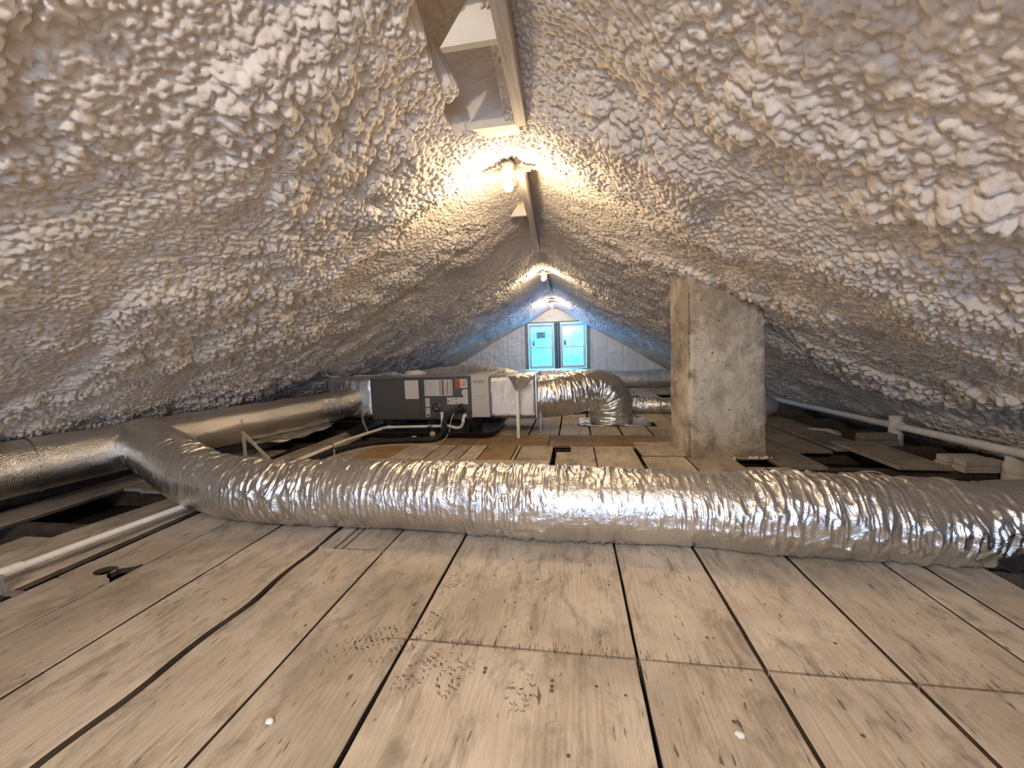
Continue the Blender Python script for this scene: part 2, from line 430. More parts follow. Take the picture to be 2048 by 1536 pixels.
# ------------------------------------------------------------------ setting: foam-sprayed roof
def ridge_x(y): return -.30 - .017 * y
LAMP_Y = (2.63, 6.35, 9.93, -1.05)
def roof_z(dx, y, left):
    """underside of the roof before the foam nodules; dx = horizontal distance from the ridge"""
    w = .10 + 0 * y; thick = 0 * y
    for ly in LAMP_Y:
        b = sstep(ly - .9, ly - .35, y) * (1 - sstep(ly + .04, ly + .16, y))
        w = w + .08 * b; thick = thick + .07 * b
    sl = np.where(left, .545, .60)
    z = 2.42 - sl * np.sqrt(dx * dx + w * w) - thick * np.exp(-dx / 1.6)
    z = z - np.where(left, 0, .12) * np.clip(dx - 2.6, 0, None) ** 2
    z = z - .30 * sstep(9.75, 10.75, y)
    return z
def make_ceiling():
    ys = [-3.9]
    while ys[-1] < 10.84:
        y = ys[-1]
        ys.append(y + (.05 if y < -.6 else .02 if y < .1 else (.0048 if y < 2.8 else .0024 * y) if y > .5 else .0062))
    ys = np.array(ys)
    sl = np.r_[np.arange(0, 1., .005), np.arange(1., 4.05, .0065)]; sr = np.r_[np.arange(.005, 1., .005), np.arange(1., 3.72, .0065)]
    dx = np.r_[-sl[::-1], sr]
    Y, D = np.meshgrid(ys, dx, indexing='ij')
    left = D < 0; A = np.abs(D); X = ridge_x(Y) + D; Z = roof_z(A, Y, left)
    slope = np.where(left, .545, .60); S = D * np.sqrt(1 + slope ** 2)
    # where the nodules sit, bent out of any grid
    wu = (fbm2(S * 7, Y * 7, 11) - .5) * .03; wv = (fbm2(S * 7 + 40, Y * 7, 17) - .5) * .03
    U, V = S + wu, Y * 1.08 + wv
    mask = np.clip((fbm2(S * 1.3 + 7, Y * 1.9, 23, 3) - .32) * 5., .34, 1.)
    size = sstep(.40, .66, fbm2(S * .8 + 3, Y * .8 + 9, 29, 2))
    a = lumps(U, V, .030, 1, .45, .80); b = lumps(U + 5, V * .9, .048, 2, .45, .82); fine = lumps(U, V + 9, .021, 12, .5, .8); c = lumps(U * .9, V, .19, 4, .5, .85); d = lumps(U, V + 3, .024, 6, .5, .8)
    near_ridge = 1 - sstep(.15, .75, A)
    h = mask * ((1 - size) * a * .032 + size * b * .048) * (1 - near_ridge) + fine * .017 * near_ridge * (.5 + .5 * mask) + .044 * c * mask * (1 - .5 * near_ridge) + .011 * d
    bays = fbm2(Y * 2.1 + .25 * S, S * .55, 31, 3) - .5
    big = fbm2(S * 1.6, Y * 1.7, 37, 3) - .5
    h = h + (.085 * bays + .06 * big) * sstep(.1, .6, A) + .02
    # bay left of the ridge board that was never filled
    hw = .235 + .30 * (fbm2(Y * 11, A * 9, 51, 3) - .5); hole = sstep(hw + .06, hw - .04, A) * left * sstep(1.40, 1.62, Y) * (1 - sstep(2.16, 2.2, Y))
    h = h * (1 - .35 * hole) - .17 * hole - .07 * hole * fbm2(S * 8, Y * 8, 57, 3)
    far = sstep(10.2, 10.7, Y); h = h * (1 - .5 * far) * (1 - .45 * sstep(2.9, 3.3, D))
    n = np.stack([np.where(left, 1, -1) * slope * sstep(0, .12, A), 0 * Y, -np.ones_like(Y)], -1)
    n /= np.linalg.norm(n, axis=-1)[..., None]
    down = np.stack([np.where(left, -1, 1) * np.ones_like(Y), 0 * Y, -slope], -1); down /= np.linalg.norm(down, axis=-1)[..., None]
    lean = mask * ((1 - size) * a * .03 + size * b * .044) * sstep(.2, .8, A) * .35
    P = np.stack([X, Y, Z], -1) + n * h[..., None] + down * lean[..., None]
    ny, nx = Y.shape; I = np.arange(ny * nx).reshape(ny, nx)
    F = np.stack([I[:-1, :-1], I[:-1, 1:], I[1:, 1:], I[1:, :-1]], -1).reshape(-1, 4)
    o = mesh_obj('ceiling', P.reshape(-1, 3), F, M['foam'], smooth=True); return structure(o)
make_ceiling()
# outer skin of the roof so no daylight leaks in
b = MB()
for s_, dxm, sl_ in ((-1, 4.6, .5), (1, 4.3, .5)):
    b.add([(-.4, -4.2, 2.75), (-.4, 11.4, 2.75), (-.4 + s_ * dxm, 11.4, 2.75 - sl_ * dxm), (-.4 + s_ * dxm, -4.2, 2.75 - sl_ * dxm)], [(0, 1, 2, 3)])
structure(b.build('roof_deck', M['wood_dark']))

# gable walls
def gable(name, y, face, x0, x1, z0, z1, amp, step=.022):
    """foam-covered end wall with a window opening x0..x1, z0..z1; face = +1 looks to +y"""
    xs = np.unique(np.round(np.r_[np.arange(-4.5, 3.8, step), x0, x1], 4)); zs = np.unique(np.round(np.r_[np.arange(-.26, 2.65, step), z0, z1], 4))
    Z, X = np.meshgrid(zs, xs, indexing='ij')
    stud = (np.abs(((X + .06 * fbm2(X * 3, Z * 2, 3)) / .40) % 1 - .5) < .06) * 1.0
    h = .045 * (fbm2(X * 3.5, Z * 6, 5, 4)) + amp * lumps(X + .05 * fbm2(X * 9, Z * 9, 2), Z * 1.6, .12, 8) - .012 * stud
    inside = (X > x0 - 1e-4) & (X < x1 + 1e-4) & (Z > z0 - 1e-4) & (Z < z1 + 1e-4)
    h = np.where(inside, 0.03, h)
    P = np.stack([X, y + face * h, Z], -1); nz, nx = X.shape; I = np.arange(nz * nx).reshape(nz, nx)
    xc = (xs[:-1] + xs[1:]) / 2; zc = (zs[:-1] + zs[1:]) / 2
    keep = ~((xc[None, :] > x0) & (xc[None, :] < x1) & (zc[:, None] > z0) & (zc[:, None] < z1))
    F = np.stack([I[:-1, :-1], I[:-1, 1:], I[1:, 1:], I[1:, :-1]], -1)[keep]
    return structure(mesh_obj(name, P.reshape(-1, 3), F, M['foam_white'], smooth=True))
gable('wall_far', 10.80, -1, -1.29, .46, .28, 1.69, .012)
gable('wall_rear', -3.80, 1, -1.6, 1.4, .35, 1.62, .02, .05)
b = MB()
b.box((-4.42, 3.6, .05), (.06, 15.4, .75)); structure(b.build('wall_left', M['wood_dark']))
b = MB()
b.box((3.42, 3.6, -.02), (.06, 15.4, .60)); structure(b.build('wall_right', M['wood_dark']))

# windows
def sash_unit(o, x0, x1, z0, z1, yf, d, stickers):
    """one double-hung unit as children of o; yf = room-side face, d = +1 when outside lies towards +y"""
    f = MB(); w = .045; cx = (x0 + x1) / 2; zm = z0 + (z1 - z0) * .475
    for xx in (x0 + w / 2, x1 - w / 2): f.box((xx, yf + d * .04, (z0 + z1) / 2), (w, .09, z1 - z0), bev=.004)
    for zz in (z0 + w / 2, z1 - w / 2): f.box((cx, yf + d * .04, zz), (x1 - x0 - 2 * w, .09, w), bev=.004)
    f.build('window_frame', M['framegrey'], o)
    for nm, a, c, yy in (('lower_sash', z0 + w, zm + .018, yf + d * .025), ('upper_sash', zm - .018, z1 - w, yf + d * .06)):
        s = MB(); i0, i1 = x0 + w, x1 - w; r = .032
        for xx in (i0 + r / 2, i1 - r / 2): s.box((xx, yy, (a + c) / 2), (r, .028, c - a), bev=.003)
        for zz in (a + r / 2, c - r / 2): s.box((cx, yy, zz), (i1 - i0 - 2 * r, .028, r), bev=.003)
        so = s.build(nm, M['framegrey'], o)
        g = MB(); g.box((cx, yy, (a + c) / 2), (i1 - i0 - 2 * r, .006, c - a - 2 * r)); g.build('pane', M['glass'], so)
        if nm == 'lower_sash':
            k = MB(); k.box((cx, yy - d * .022, c - .004), (.06, .02, .018), bev=.003); k.build('sash_lock', M['framegrey'], so)
        elif stickers:
            k = MB(); k.box((cx + .01, yy - d * .018, a + .062), (.13, .008, .016), bev=.002); k.build('handle', M['frameold'], so)
            k = MB(); k.mat = 0; zc_ = a + .135; xc_ = i0 + .085
            k.box((xc_, yy - d * .006, zc_), (.075, .002, .15)); k.mat = 1
            k.box((xc_ - .005, yy - d * .0076, zc_ - .02), (.035, .001, .05))
            k.build('small_sticker', [M['stickerpale'], M['stickerblue']], so)['label'] = 'pale blue sticker at lower left of pane'
            if stickers == 2:
                k = MB(); zc_ = a + .36; xc_ = cx - .01
                k.box((xc_, yy - d * .006, zc_), (.25, .002, .175)); k.mat = 1
                k.box((xc_, yy - d * .0076, zc_), (.22, .001, .150)); k.mat = 0
                for q in ((0, .052, .13, .028), (0, .008, .12, .016), (-.062, -.038, .05, .034), (.066, -.036, .05, .034), (0, -.062, .06, .008)):
                    k.box((xc_ + q[0], yy - d * .0086, zc_ + q[1]), (q[2], .001, q[3]))
                k.build('large_sticker', [M['stickerblue'], M['stickerpale']], so)['label'] = 'blue framed label sheet stuck on the pane'
for i, (x0, x1, st) in enumerate(((-1.205, -.505, 2), (-.335, .365, 1))):
    o = thing('window_%d' % (i + 1), ['left white double-hung window in far gable, blue label sheet on glass', 'right white double-hung window in far gable, small sticker only'][i], 'window', (x0 + .35, 10.82, .40))
    o['kind'] = 'structure'; sash_unit(o, x0, x1, .40, 1.63, 10.765, 1, st)
# weathered rough frame round the far pair, with the open gap of the mullion
b = MB()
b.box((-1.255, 10.80, .98), (.07, .14, 1.40), bev=.004); b.box((.42, 10.80, .98), (.08, .14, 1.40), bev=.004)
b.box((-.41, 10.80, 1.672), (1.74, .14, .035), bev=.004); b.box((-.41, 10.80, .34), (1.74, .16, .10), bev=.004)
b.box((-.455, 10.81, 1.02), (.016, .10, 1.27)); b.box((-.40, 10.83, 1.02), (.018, .10, 1.27)); b.box((-.42, 10.79, 1.64), (.09, .08, .04))
structure(b.build('trim_1', M['frameold']))
b = MB(); b.box((-.42, 10.93, 1.0), (.17, .02, 1.4)); structure(b.build('trim_2', M['black']))
for i, xc in enumerate((-1.1, -.1, .9)):
    o = thing('window_%d' % (i + 3), ['left', 'middle', 'right'][i] + ' window of the gable behind', 'window', (xc, -3.82, .36))
    o['kind'] = 'structure'; sash_unit(o, xc - .48, xc + .48, .36, 1.61, -3.77, -1, 0)

# ------------------------------------------------------------------ floor
FB = MB()
def edge_noise(y, seed, amp): return (vn2(y * 3.1, y * 0 + seed * 1.7, 3) - .5) * amp + (vn2(y * 14, y * 0 + seed * 2.3, 5) - .5) * amp * .4
def board(x0, x1, y0, y1, mat=0, gap0=.011, gap1=.011, a0=.004, a1=.004, z=0.0, f0=None, f1=None, tone=None, chamfer=.003, flush=False):
    """one floorboard along y; gap0/gap1 = how far its left/right edge stops short"""
    n = max(2, int((y1 - y0) / .04)); y = np.linspace(y0 + .002, y1 - .002, n); sd = RNG.rand() * 90
    L = x0 + gap0 / 2 + edge_noise(y, sd, a0); R = x1 - gap1 / 2 + edge_noise(y, sd + 7, a1)
    if f0: L = L + np.array([f0(q) for q in y])
    if f1: R = R + np.array([f1(q) for q in y])
    if flush: y = np.linspace(y0, y1, n)
    zz = z + (0 if flush else (RNG.rand() - .5) * .003); c = chamfer; T = .025; v = []; f = []; g = []
    for i in range(n):
        v += [(L[i], y[i], zz - T), (L[i], y[i], zz - c), (L[i] + c, y[i], zz), (R[i] - c, y[i], zz), (R[i], y[i], zz - c), (R[i], y[i], zz - T)]
    for i in range(n - 1):
        a, b_ = i * 6, (i + 1) * 6
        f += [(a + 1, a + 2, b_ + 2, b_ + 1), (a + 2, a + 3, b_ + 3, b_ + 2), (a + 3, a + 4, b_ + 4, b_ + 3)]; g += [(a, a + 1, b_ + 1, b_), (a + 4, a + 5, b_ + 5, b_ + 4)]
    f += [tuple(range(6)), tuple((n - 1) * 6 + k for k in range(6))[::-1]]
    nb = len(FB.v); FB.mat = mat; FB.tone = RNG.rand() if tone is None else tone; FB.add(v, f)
    FB.f += [tuple(i + nb for i in q) for q in g]; FB.m += [5] * len(g)      # sides darkened, grime plus painted shade, so the joints read dark
Y0 = -3.75
wig = lambda q: .006 * math.sin(q * 6) + .007 * math.sin(q * 15 + 1)
# left of the middle
board(-3.9, -3.55, Y0, 4.7); board(-3.55, -3.36, Y0, 1.3, z=-.03); board(-3.55, -3.36, 2.45, 4.9)
board(-3.36, -3.03, Y0, 1.78, z=-.05); board(-3.36, -3.03, 2.42, 3.6)
board(-3.02, -2.75, Y0, 5.0, gap1=.006, f0=lambda q: .10 * sstep(1.6, 2.5, q)); board(-2.75, -2.50, Y0, 4.3)
# board with a knot hole and a broken edge beside it
tn = .45
NOTCH = lambda q: -(.075 * math.exp(-((q - 1.425) / .045) ** 4) + .02 * math.exp(-((q - 1.47) / .06) ** 2))
board(-2.43, -2.11, Y0, 1.362, tone=tn, a0=0, a1=0, flush=True); board(-2.43, -2.11, 1.508, 4.1, tone=tn, a0=0, a1=0, flush=True)
def holed(x0, x1, y0, y1, hx, hy, hr, tone, edge):
    N = 64; v = []; f = []; g = []; zt, zb = 0., -.025
    for k in range(N):
        a = 2 * math.pi * (k + .5) / N; c, s = math.cos(a), math.sin(a)
        t = min([((x1 if c > 0 else x0) - hx) / c if abs(c) > 1e-9 else 9, ((y1 if s > 0 else y0) - hy) / s if abs(s) > 1e-9 else 9])
        ox, oy = hx + t * c, hy + t * s
        if abs(ox - x1) < 1e-6: ox += edge(oy)
        v += [(ox, oy, zt), (hx + hr * 1.25 * c, hy + hr * .9 * s, zt), (hx + hr * 1.25 * c, hy + hr * .9 * s, zb), (ox, oy, zb)]
    for k in range(N):
        a, b_ = k * 4, ((k + 1) % N) * 4
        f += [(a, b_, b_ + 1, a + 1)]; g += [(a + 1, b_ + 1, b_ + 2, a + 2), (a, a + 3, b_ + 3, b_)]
    nb = len(FB.v); FB.mat = 0; FB.tone = tone; FB.add(v, f); FB.f += [tuple(i + nb for i in q) for q in g]; FB.m += [5] * len(g)  # hole and edge walls coloured dark, shade put into the recess
holed(-2.4245, -2.1155, 1.362, 1.508, -2.245, 1.436, .042, tn, NOTCH)
board(-2.11, -1.73, Y0, 3.2, gap1=.010); board(-2.11, -1.73, 3.2, 4.6, 1)
board(-1.73, -1.335, Y0, 3.19, gap1=.034, f1=wig, a1=.008)
board(-1.335, -.965, Y0, 1.735, gap0=.026, gap1=.009, f0=wig, a0=.008)
for x0, x1 in ((-1.335, -1.24), (-1.24, -1.195), (-1.195, -.965)): board(x0, x1, 1.737, 3.32, gap0=.007, gap1=.007)
taper = lambda q: -.014 * (1 - sstep(-.2, 1.15, q))
board(-.965, -.59, Y0, 3.32, gap1=.010, f1=taper, a1=.005)
def bgap(q): return .030 * (1 - sstep(-.2, 1.08, q)) if q < 1.09 else 0
board(-.59, .186, Y0, 1.18, gap0=.010, f0=lambda q: -taper(q)); board(-.59, .186, 1.184, 2.3); board(-.53, .186, 2.3, 2.301)
board(.186, .56, Y0, 1.18, f0=bgap, gap1=.014); board(.186, .56, 1.184, 3.83, gap1=.012)
board(.56, .955, Y0, 1.18, gap0=.014, gap1=.015); board(.56, .955, 1.184, 3.14, gap0=.012, gap1=.014)
board(.955, 1.335, Y0, 1.18, gap0=.014, gap1=.012); board(.955, 1.335, 1.184, 3.5, gap0=.013, gap1=.011)
board(1.335, 1.48, Y0, 1.18); board(1.335, 1.48, 1.184, 3.22, gap0=.010)
board(1.48, 1.715, Y0, 1.18); board(1.48, 1.66, 2.6, 3.22); board(1.48, 1.715, 1.184, 2.6)
# boards beyond the front duct
xs_ = [-.59, -.19]; board(-.59, -.205, 2.31, 3.33, gap1=.03)
board(-.175, .186, 2.31, 3.60, gap0=.012); board(-.04, .186, 3.603, 3.83, tone=FB.tone, gap0=.004); 
board(.586, .955, 3.145, 3.5, gap0=.004); board(.555, .60, 3.84, 3.85); board(.60, .955, 3.5, 3.84, gap0=.012, f0=lambda q: -.02 * sstep(3.5, 3.8, q))
board(-.535, -.205, 3.335, 3.84, gap1=.014)
for x0, x1, mt in ((-2.43, -1.97, 1), (-1.97, -1.40, 0), (-1.40, -1.22, 0), (-1.22, -1.06, 0), (-1.06, -.89, 0), (-.89, -.575, 1), (-.575, -.535, 0)):
    board(x0, x1, 3.34, 3.86, mt)
for x0, x1, mt in ((-1.95, -1.54, 0), (-1.54, -1.25, 1), (-1.25, -.91, 0), (-.91, -.80, 0), (-.80, -.535, 0)):
    board(x0, x1, 3.195, 3.335, mt)
def cross_board(x0, x1, y0, y1, mat):
    n = max(2, int((x1 - x0) / .05)); x = np.linspace(x0 + .002, x1 - .002, n); sd = RNG.rand() * 50; v = []; f = []
    A_ = y0 + .004 + edge_noise(x, sd, .006); B_ = y1 - .004 + edge_noise(x, sd + 4, .006)
    for i in range(n): v += [(x[i], A_[i], -.025), (x[i], A_[i], 0), (x[i], B_[i], 0), (x[i], B_[i], -.025)]
    for i in range(n - 1): f += [(i * 4 + k, (i + 1) * 4 + k, (i + 1) * 4 + k + 1, i * 4 + k + 1) for k in range(3)]
    f += [(0, 1, 2, 3), tuple((n - 1) * 4 + k for k in (3, 2, 1, 0))]
    FB.mat = mat; FB.tone = RNG.rand(); FB.add(v, f)
cross_board(-2.43, -1.05, 3.87, 4.31, 1); cross_board(-1.05, -.267, 3.86, 4.31, 1); cross_board(-.262, 1.3, 3.86, 4.31, 1)
FAR = [-2.9, -2.5, -2.1, -1.75, -1.35, -.95, -.52, -.17, .185, .53, .86, 1.24, 1.6]
for i in range(len(FAR) - 1):
    x0, x1 = FAR[i], FAR[i + 1]
    if i == 10:
        board(x0, x1, 4.32, 4.79); board(1.0, x1, 4.79, 5.12, gap0=0); board(x0, x1, 5.12, 7.1)
    else: board(x0, x1, 4.32, 7.1 if i > 8 else 10.7, gap0=.018, gap1=.018)
for x0, x1, y1 in ((.86, 1.24, 7.75), (1.24, 1.6, 7.35), (1.6, 2.0, 7.9)): board(x0, x1, y1, 10.7)
board(2.0, 2.4, 8.0, 10.7); board(2.4, 2.8, 5.8, 10.7)
# right side of the chimney
board(1.60, 1.94, 3.24, 5.1, 3); board(1.94, 2.255, 3.72, 5.6, 3)
# marks pressed into the boards: saw scars, nails, boot prints
def mark(x, y, lx, ly, ang, mat, z=.0022):
    c, s = math.cos(ang), math.sin(ang); FB.mat = mat; FB.tone = .5
    FB.add([(x + c * a - s * b_, y + s * a + c * b_, z) for a, b_ in ((-lx / 2, -ly / 2), (lx / 2, -ly / 2), (lx / 2, ly / 2), (-lx / 2, ly / 2))], [(0, 1, 2, 3)])
random.seed(3)
for k in range(230):                                     # torn fibres along the cross cut
    x = random.uniform(-.58, 1.9); y = 1.182 + random.uniform(-.022, .026) * random.random()
    if x < .22 or random.random() < .5: mark(x, y + .008, .0022, random.uniform(.012, .050) * random.random() ** .5, random.uniform(-.1, .1), 4)
for x0, x1 in ((-.58, .18), (.23, .95), (.97, 1.45)): mark((x0 + x1) / 2, 1.182, x1 - x0, .0022, 0, 4)
mark(-.62, 1.178, .10, .003, .02, 4); mark(-1.14, 1.737, .20, .004, 0, 4)
def nail(x, y, r=.005):
    FB.mat = 2; FB.tone = .5
    FB.add([(x + r * math.cos(a * .785), y + r * math.sin(a * .785), .0022) for a in range(8)], [tuple(range(8))])
for x, y in [(-.30, 1.72), (.06, 1.70), (-.36, 1.58), (-.17, 1.57), (-.07, 1.565), (.13, 1.56), (-.41, 1.41), (-.245, 1.41), (-.26, 1.275), (-.29, 1.09),
             (-.29, 1.075), (-.08, 1.07), (-.08, 1.05), (.05, 1.065), (-.08, 1.035), (.13, 1.045), (-.03, .86), (-.72, 1.9), (.33, 1.52), (.45, 1.30),
             (.50, 1.14), (.43, 1.3), (.70, 1.5), (.83, 1.32), (-1.1, 1.45), (-1.45, 1.3), (-1.0, 1.2), (-.78, 1.55), (-.8, 1.56), (1.2, 1.5), (.7, 1.0), (.4, 1.0)]: nail(x, y, random.uniform(.004, .0065))
def boot(x, y, ang, n, mat=2, w=.045, l=.085):
    for k in range(n):
        a, b_ = random.uniform(-1, 1), random.uniform(-1, 1)
        if a * a + b_ * b_ > 1: continue
        px, py = a * w, round(b_ * 5) / 5 * l
        c, s = math.cos(ang), math.sin(ang)
        mark(x + c * px - s * py, y + s * px + c * py, random.uniform(.006, .016), .0022, ang + (.7 if random.random() < .5 else -.7), mat)
for q in ((-.53, 1.51, -.5, 50), (-.55, 1.26, -.5, 36), (-.70, 1.17, -.9, 90), (-.62, 1.12, -.9, 40), (-.50, 1.05, -.6, 60), (-.38, 1.05, -.4, 60), (-.17, 1.03, 0, 46), (-.80, 1.10, -.8, 30), (-.42, 1.14, -.6, 34)): boot(*q)
for k in range(110):
    x, y = random.uniform(-1.9, 1.6), random.uniform(.7, 2.0); mark(x, y, random.uniform(.0015, .003), random.uniform(.008, .035), random.gauss(0, .15), random.choice((2, 4)))
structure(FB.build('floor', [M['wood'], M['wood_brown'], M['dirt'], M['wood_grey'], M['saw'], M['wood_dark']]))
# joists under the boards and the dark plaster-lath void below them
for k, y in enumerate((-.2, .49, 1.18, 1.87, 2.56, 3.27, 3.96, 4.65, 5.34, 6.03, 7.4, 8.8)):
    b = MB(); b.tone = .2 + .06 * k; b.box((-.5, y + .02, -.027 - .085), (7.75, .055, .17), bev=.004); structure(b.build('floor_joist', M['wood_dark']))
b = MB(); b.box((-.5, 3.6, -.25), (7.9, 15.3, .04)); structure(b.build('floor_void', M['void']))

# ------------------------------------------------------------------ ridge timbers
b = MB(); b.tone = .5
b.box((-.225, 1.2, 2.30), (.062, 1.95, .24), Matrix.Rotation(.022, 3, 'Z'), bev=.006)
o = b.build('ridge_board', M['beam'], loc=(-.225, 1.2, 2.18), smooth=False)
tag(o, 'foam-flecked ridge board overhead, nearer of the two exposed lengths', 'beam', 'exposed ridge boards')
b = MB(); b.box((-.365, 3.82, 2.30), (.060, 2.2, .22), Matrix.Rotation(.035, 3, 'Z'), bev=.006)
b.box((-.345, 3.82, 2.30), (.02, 2.2, .25), Matrix.Rotation(.035, 3, 'Z'), bev=.004)
o = b.build('ridge_board', M['beam'], loc=(-.365, 3.82, 2.19)); tag(o, 'foam-flecked ridge board running on behind the nearest lamp', 'beam', 'exposed ridge boards')
b = MB(); b.box((-.44, 7.9, 2.30), (.05, 2.0, .24), bev=.006)
o = b.build('ridge_board', M['beam'], loc=(-.44, 7.9, 2.18)); tag(o, 'short far ridge board between the two farther lamps', 'beam', 'exposed ridge boards')
def tri_board(name, y, xl, xr, zb, zt, th, lbl, mat):
    b = MB(); v = [(xl, y, zb), (xr, y, zb), (xr, y, zt), (xr - .06, y, zt + .03)]
    v = [(p[0], p[1] + k * th, p[2]) for k in (0, 1) for p in v]
    b.add(v, [(0, 1, 2, 3), (7, 6, 5, 4), (0, 4, 5, 1), (1, 5, 6, 2), (2, 6, 7, 3), (3, 7, 4, 0)])
    o = b.build(name, mat, loc=(xr, y, zb)); tag(o, lbl, 'board', 'blocking boards beside the ridge')
tri_board('blocking_board', 1.60, -.50, -.24, 2.205, 2.44, .03, 'pale triangular blocking board beside the ridge board, nearer one', M['board'])
tri_board('blocking_board', 2.17, -.62, -.265, 2.195, 2.27, .10, 'narrow cream blocking board closing the bay before the nearest lamp', M['board'])

tri_board('blocking_board', 3.62, -.54, -.37, 2.20, 2.33, .03, 'small pale blocking board left of second ridge board', M['board'])
# ------------------------------------------------------------------ lamps along the ridge
def make_lamp(loc, label, bulb='bulb'):
    t = thing('ridge_lamp', label, 'lamp', loc, 'bare bulb lamps along the ridge'); x, y, z = loc   # loc = centre of the bulb
    b = MB(); b.lathe([(.033, .035), (.050, .040), (.053, .052), (.050, .064), (.034, .066)], loc, n=28); b.build('lampholder', M['porcelain'], t, smooth=True, auto=40)
    b = MB(); b.lathe([(.045, .064), (.046, .070), (.043, .135), (.020, .137)], loc, n=20)
    b.lathe([(.047, .10), (.049, .105), (.047, .11)], loc, n=20); b.build('junction_box', M['galv'], t, smooth=True, auto=40)
    for s in (-1, 1):
        b = MB(); w = [(s * .03, -.02, .055), (s * .15, -.005, .066), (s * .165, 0, .075), (s * .12, .03, .095), (s * .045, .04, .125)]
        v = [(x + p[0], y + p[1] + k * .006, z + p[2]) for k in (0, 1) for p in w]
        b.add(v, [(0, 1, 2, 3, 4), (9, 8, 7, 6, 5)] + [(i, 5 + i, 5 + (i + 1) % 5, (i + 1) % 5) for i in range(5)]); b.build('bracket_wing', M['bracket'], t)
    b = MB(); b.box((x, y - .01, z + .058), (.30, .012, .006)); b.build('mounting_bar', M['bracket'], t)
    b = MB(); b.lathe([(.010, .036), (.013, .030), (.014, .016), (.022, .004), (.030, -.012), (.0315, -.024), (.029, -.038), (.021, -.050), (.008, -.056)], loc, n=20); b.build('bulb', M[bulb], t, smooth=True)
    b = MB(); b.tube([(x - .04, y - .02, z + .07), (x - .065, y - .03, z + .10), (x - .06, y - .01, z + .14), (x - .045, y, z + .16)], .005, 8); b.build('cable', M['wirewhite'], t, smooth=True)
    return t
make_lamp((-.394, 2.60, 2.078), 'bare bulb lamp under the ridge, nearest and largest in view')
make_lamp((-.44, 6.30, 2.11), 'bare bulb lamp under the ridge, middle one of three')
make_lamp((-.49, 9.80, 2.03), 'bare bulb lamp farthest along the ridge, above the gable windows', 'bulb_dim')
make_lamp((-.36, -1.05, 2.06), 'bare bulb lamp on the ridge behind the viewer', 'bulb_white')

# ------------------------------------------------------------------ chimney
def chimney():
    t = thing('chimney', 'square plastered chimney stack rising through the floor to the roof', 'chimney', (1.30, 3.72, 0))
    base = np.array([(.976, 3.425), (1.613, 3.49), (1.575, 3.93), (.935, 3.86)]); top = np.array([(.955, 3.425), (1.545, 3.49), (1.51, 3.93), (.915, 3.86)])
    n, m = 46, 120; V = []; per = 4 * n
    for j in range(m + 1):
        tz = j / m; c = base + (top - base) * tz
        for k in range(per):
            e_, u = divmod(k, n); u /= n; p = c[e_] * (1 - u) + c[(e_ + 1) % 4] * u
            d = c[(e_ + 1) % 4] - c[e_]; nn = np.array([d[1], -d[0]]) / np.linalg.norm(d)
            V.append((p[0], p[1], 1.86 * tz - .02, nn[0], nn[1], min(u, 1 - u)))
    V = np.array(V); x, y, z = V[:, 0], V[:, 1], V[:, 2]
    h = .022 * (vn3(x * 5, y * 5, z * 4, 3) - .5) + .010 * (vn3(x * 22, y * 22, z * 20, 5) - .5) + .006 * (vn3(x * 60, y * 60, z * 60, 8) - .5)
    h = h - .012 * np.clip(1 - V[:, 5] / .04, 0, 1) + .012 * sstep(.55, .70, vn3(x * 2.4, y * 2.4, z * 2.2, 21))
    P = np.stack([x + V[:, 3] * h, y + V[:, 4] * h, z], 1)
    I = np.arange((m + 1) * per).reshape(m + 1, per); J = np.roll(I, -1, 1)
    F = np.stack([I[:-1], J[:-1], J[1:], I[1:]], -1).reshape(-1, 4)
    mesh_obj('stack', P, F, M['plaster'], t, smooth=True)
chimney()
b = MB()
for k in range(26):
    q = random.random() ** .6; b.ball((1.30 + .33 * q + random.gauss(0, .02), 3.425 + random.gauss(0, .012) + .04 * q, .006), random.uniform(.004, .014), 4, seed=k)
o = b.build('foam_crumbs', M['foam_white'], loc=(1.45, 3.43, 0)); tag(o, 'loose white foam crumbs along the foot of the chimney', 'crumbs', kind='stuff')
b = MB(); b.tube(spline([(1.24, 3.42, .008), (1.32, 3.40, .02), (1.42, 3.39, .018), (1.55, 3.40, .008)], .02)[0], .003, 6)
tag(b.build('wire_scrap', M['wirewhite'], loc=(1.4, 3.4, 0), smooth=True), 'thin pale wire scrap on floor at chimney foot', 'wire')
b = MB(); b.tone = .9; b.box((.777, 3.72, .009), (.385, .46, .010), Matrix.Rotation(.02, 3, 'Z'), bev=.002)
tag(b.build('plywood_patch', M['wood'], loc=(.79, 3.72, .004)), 'square pale patch board lying on floor left of chimney', 'board')

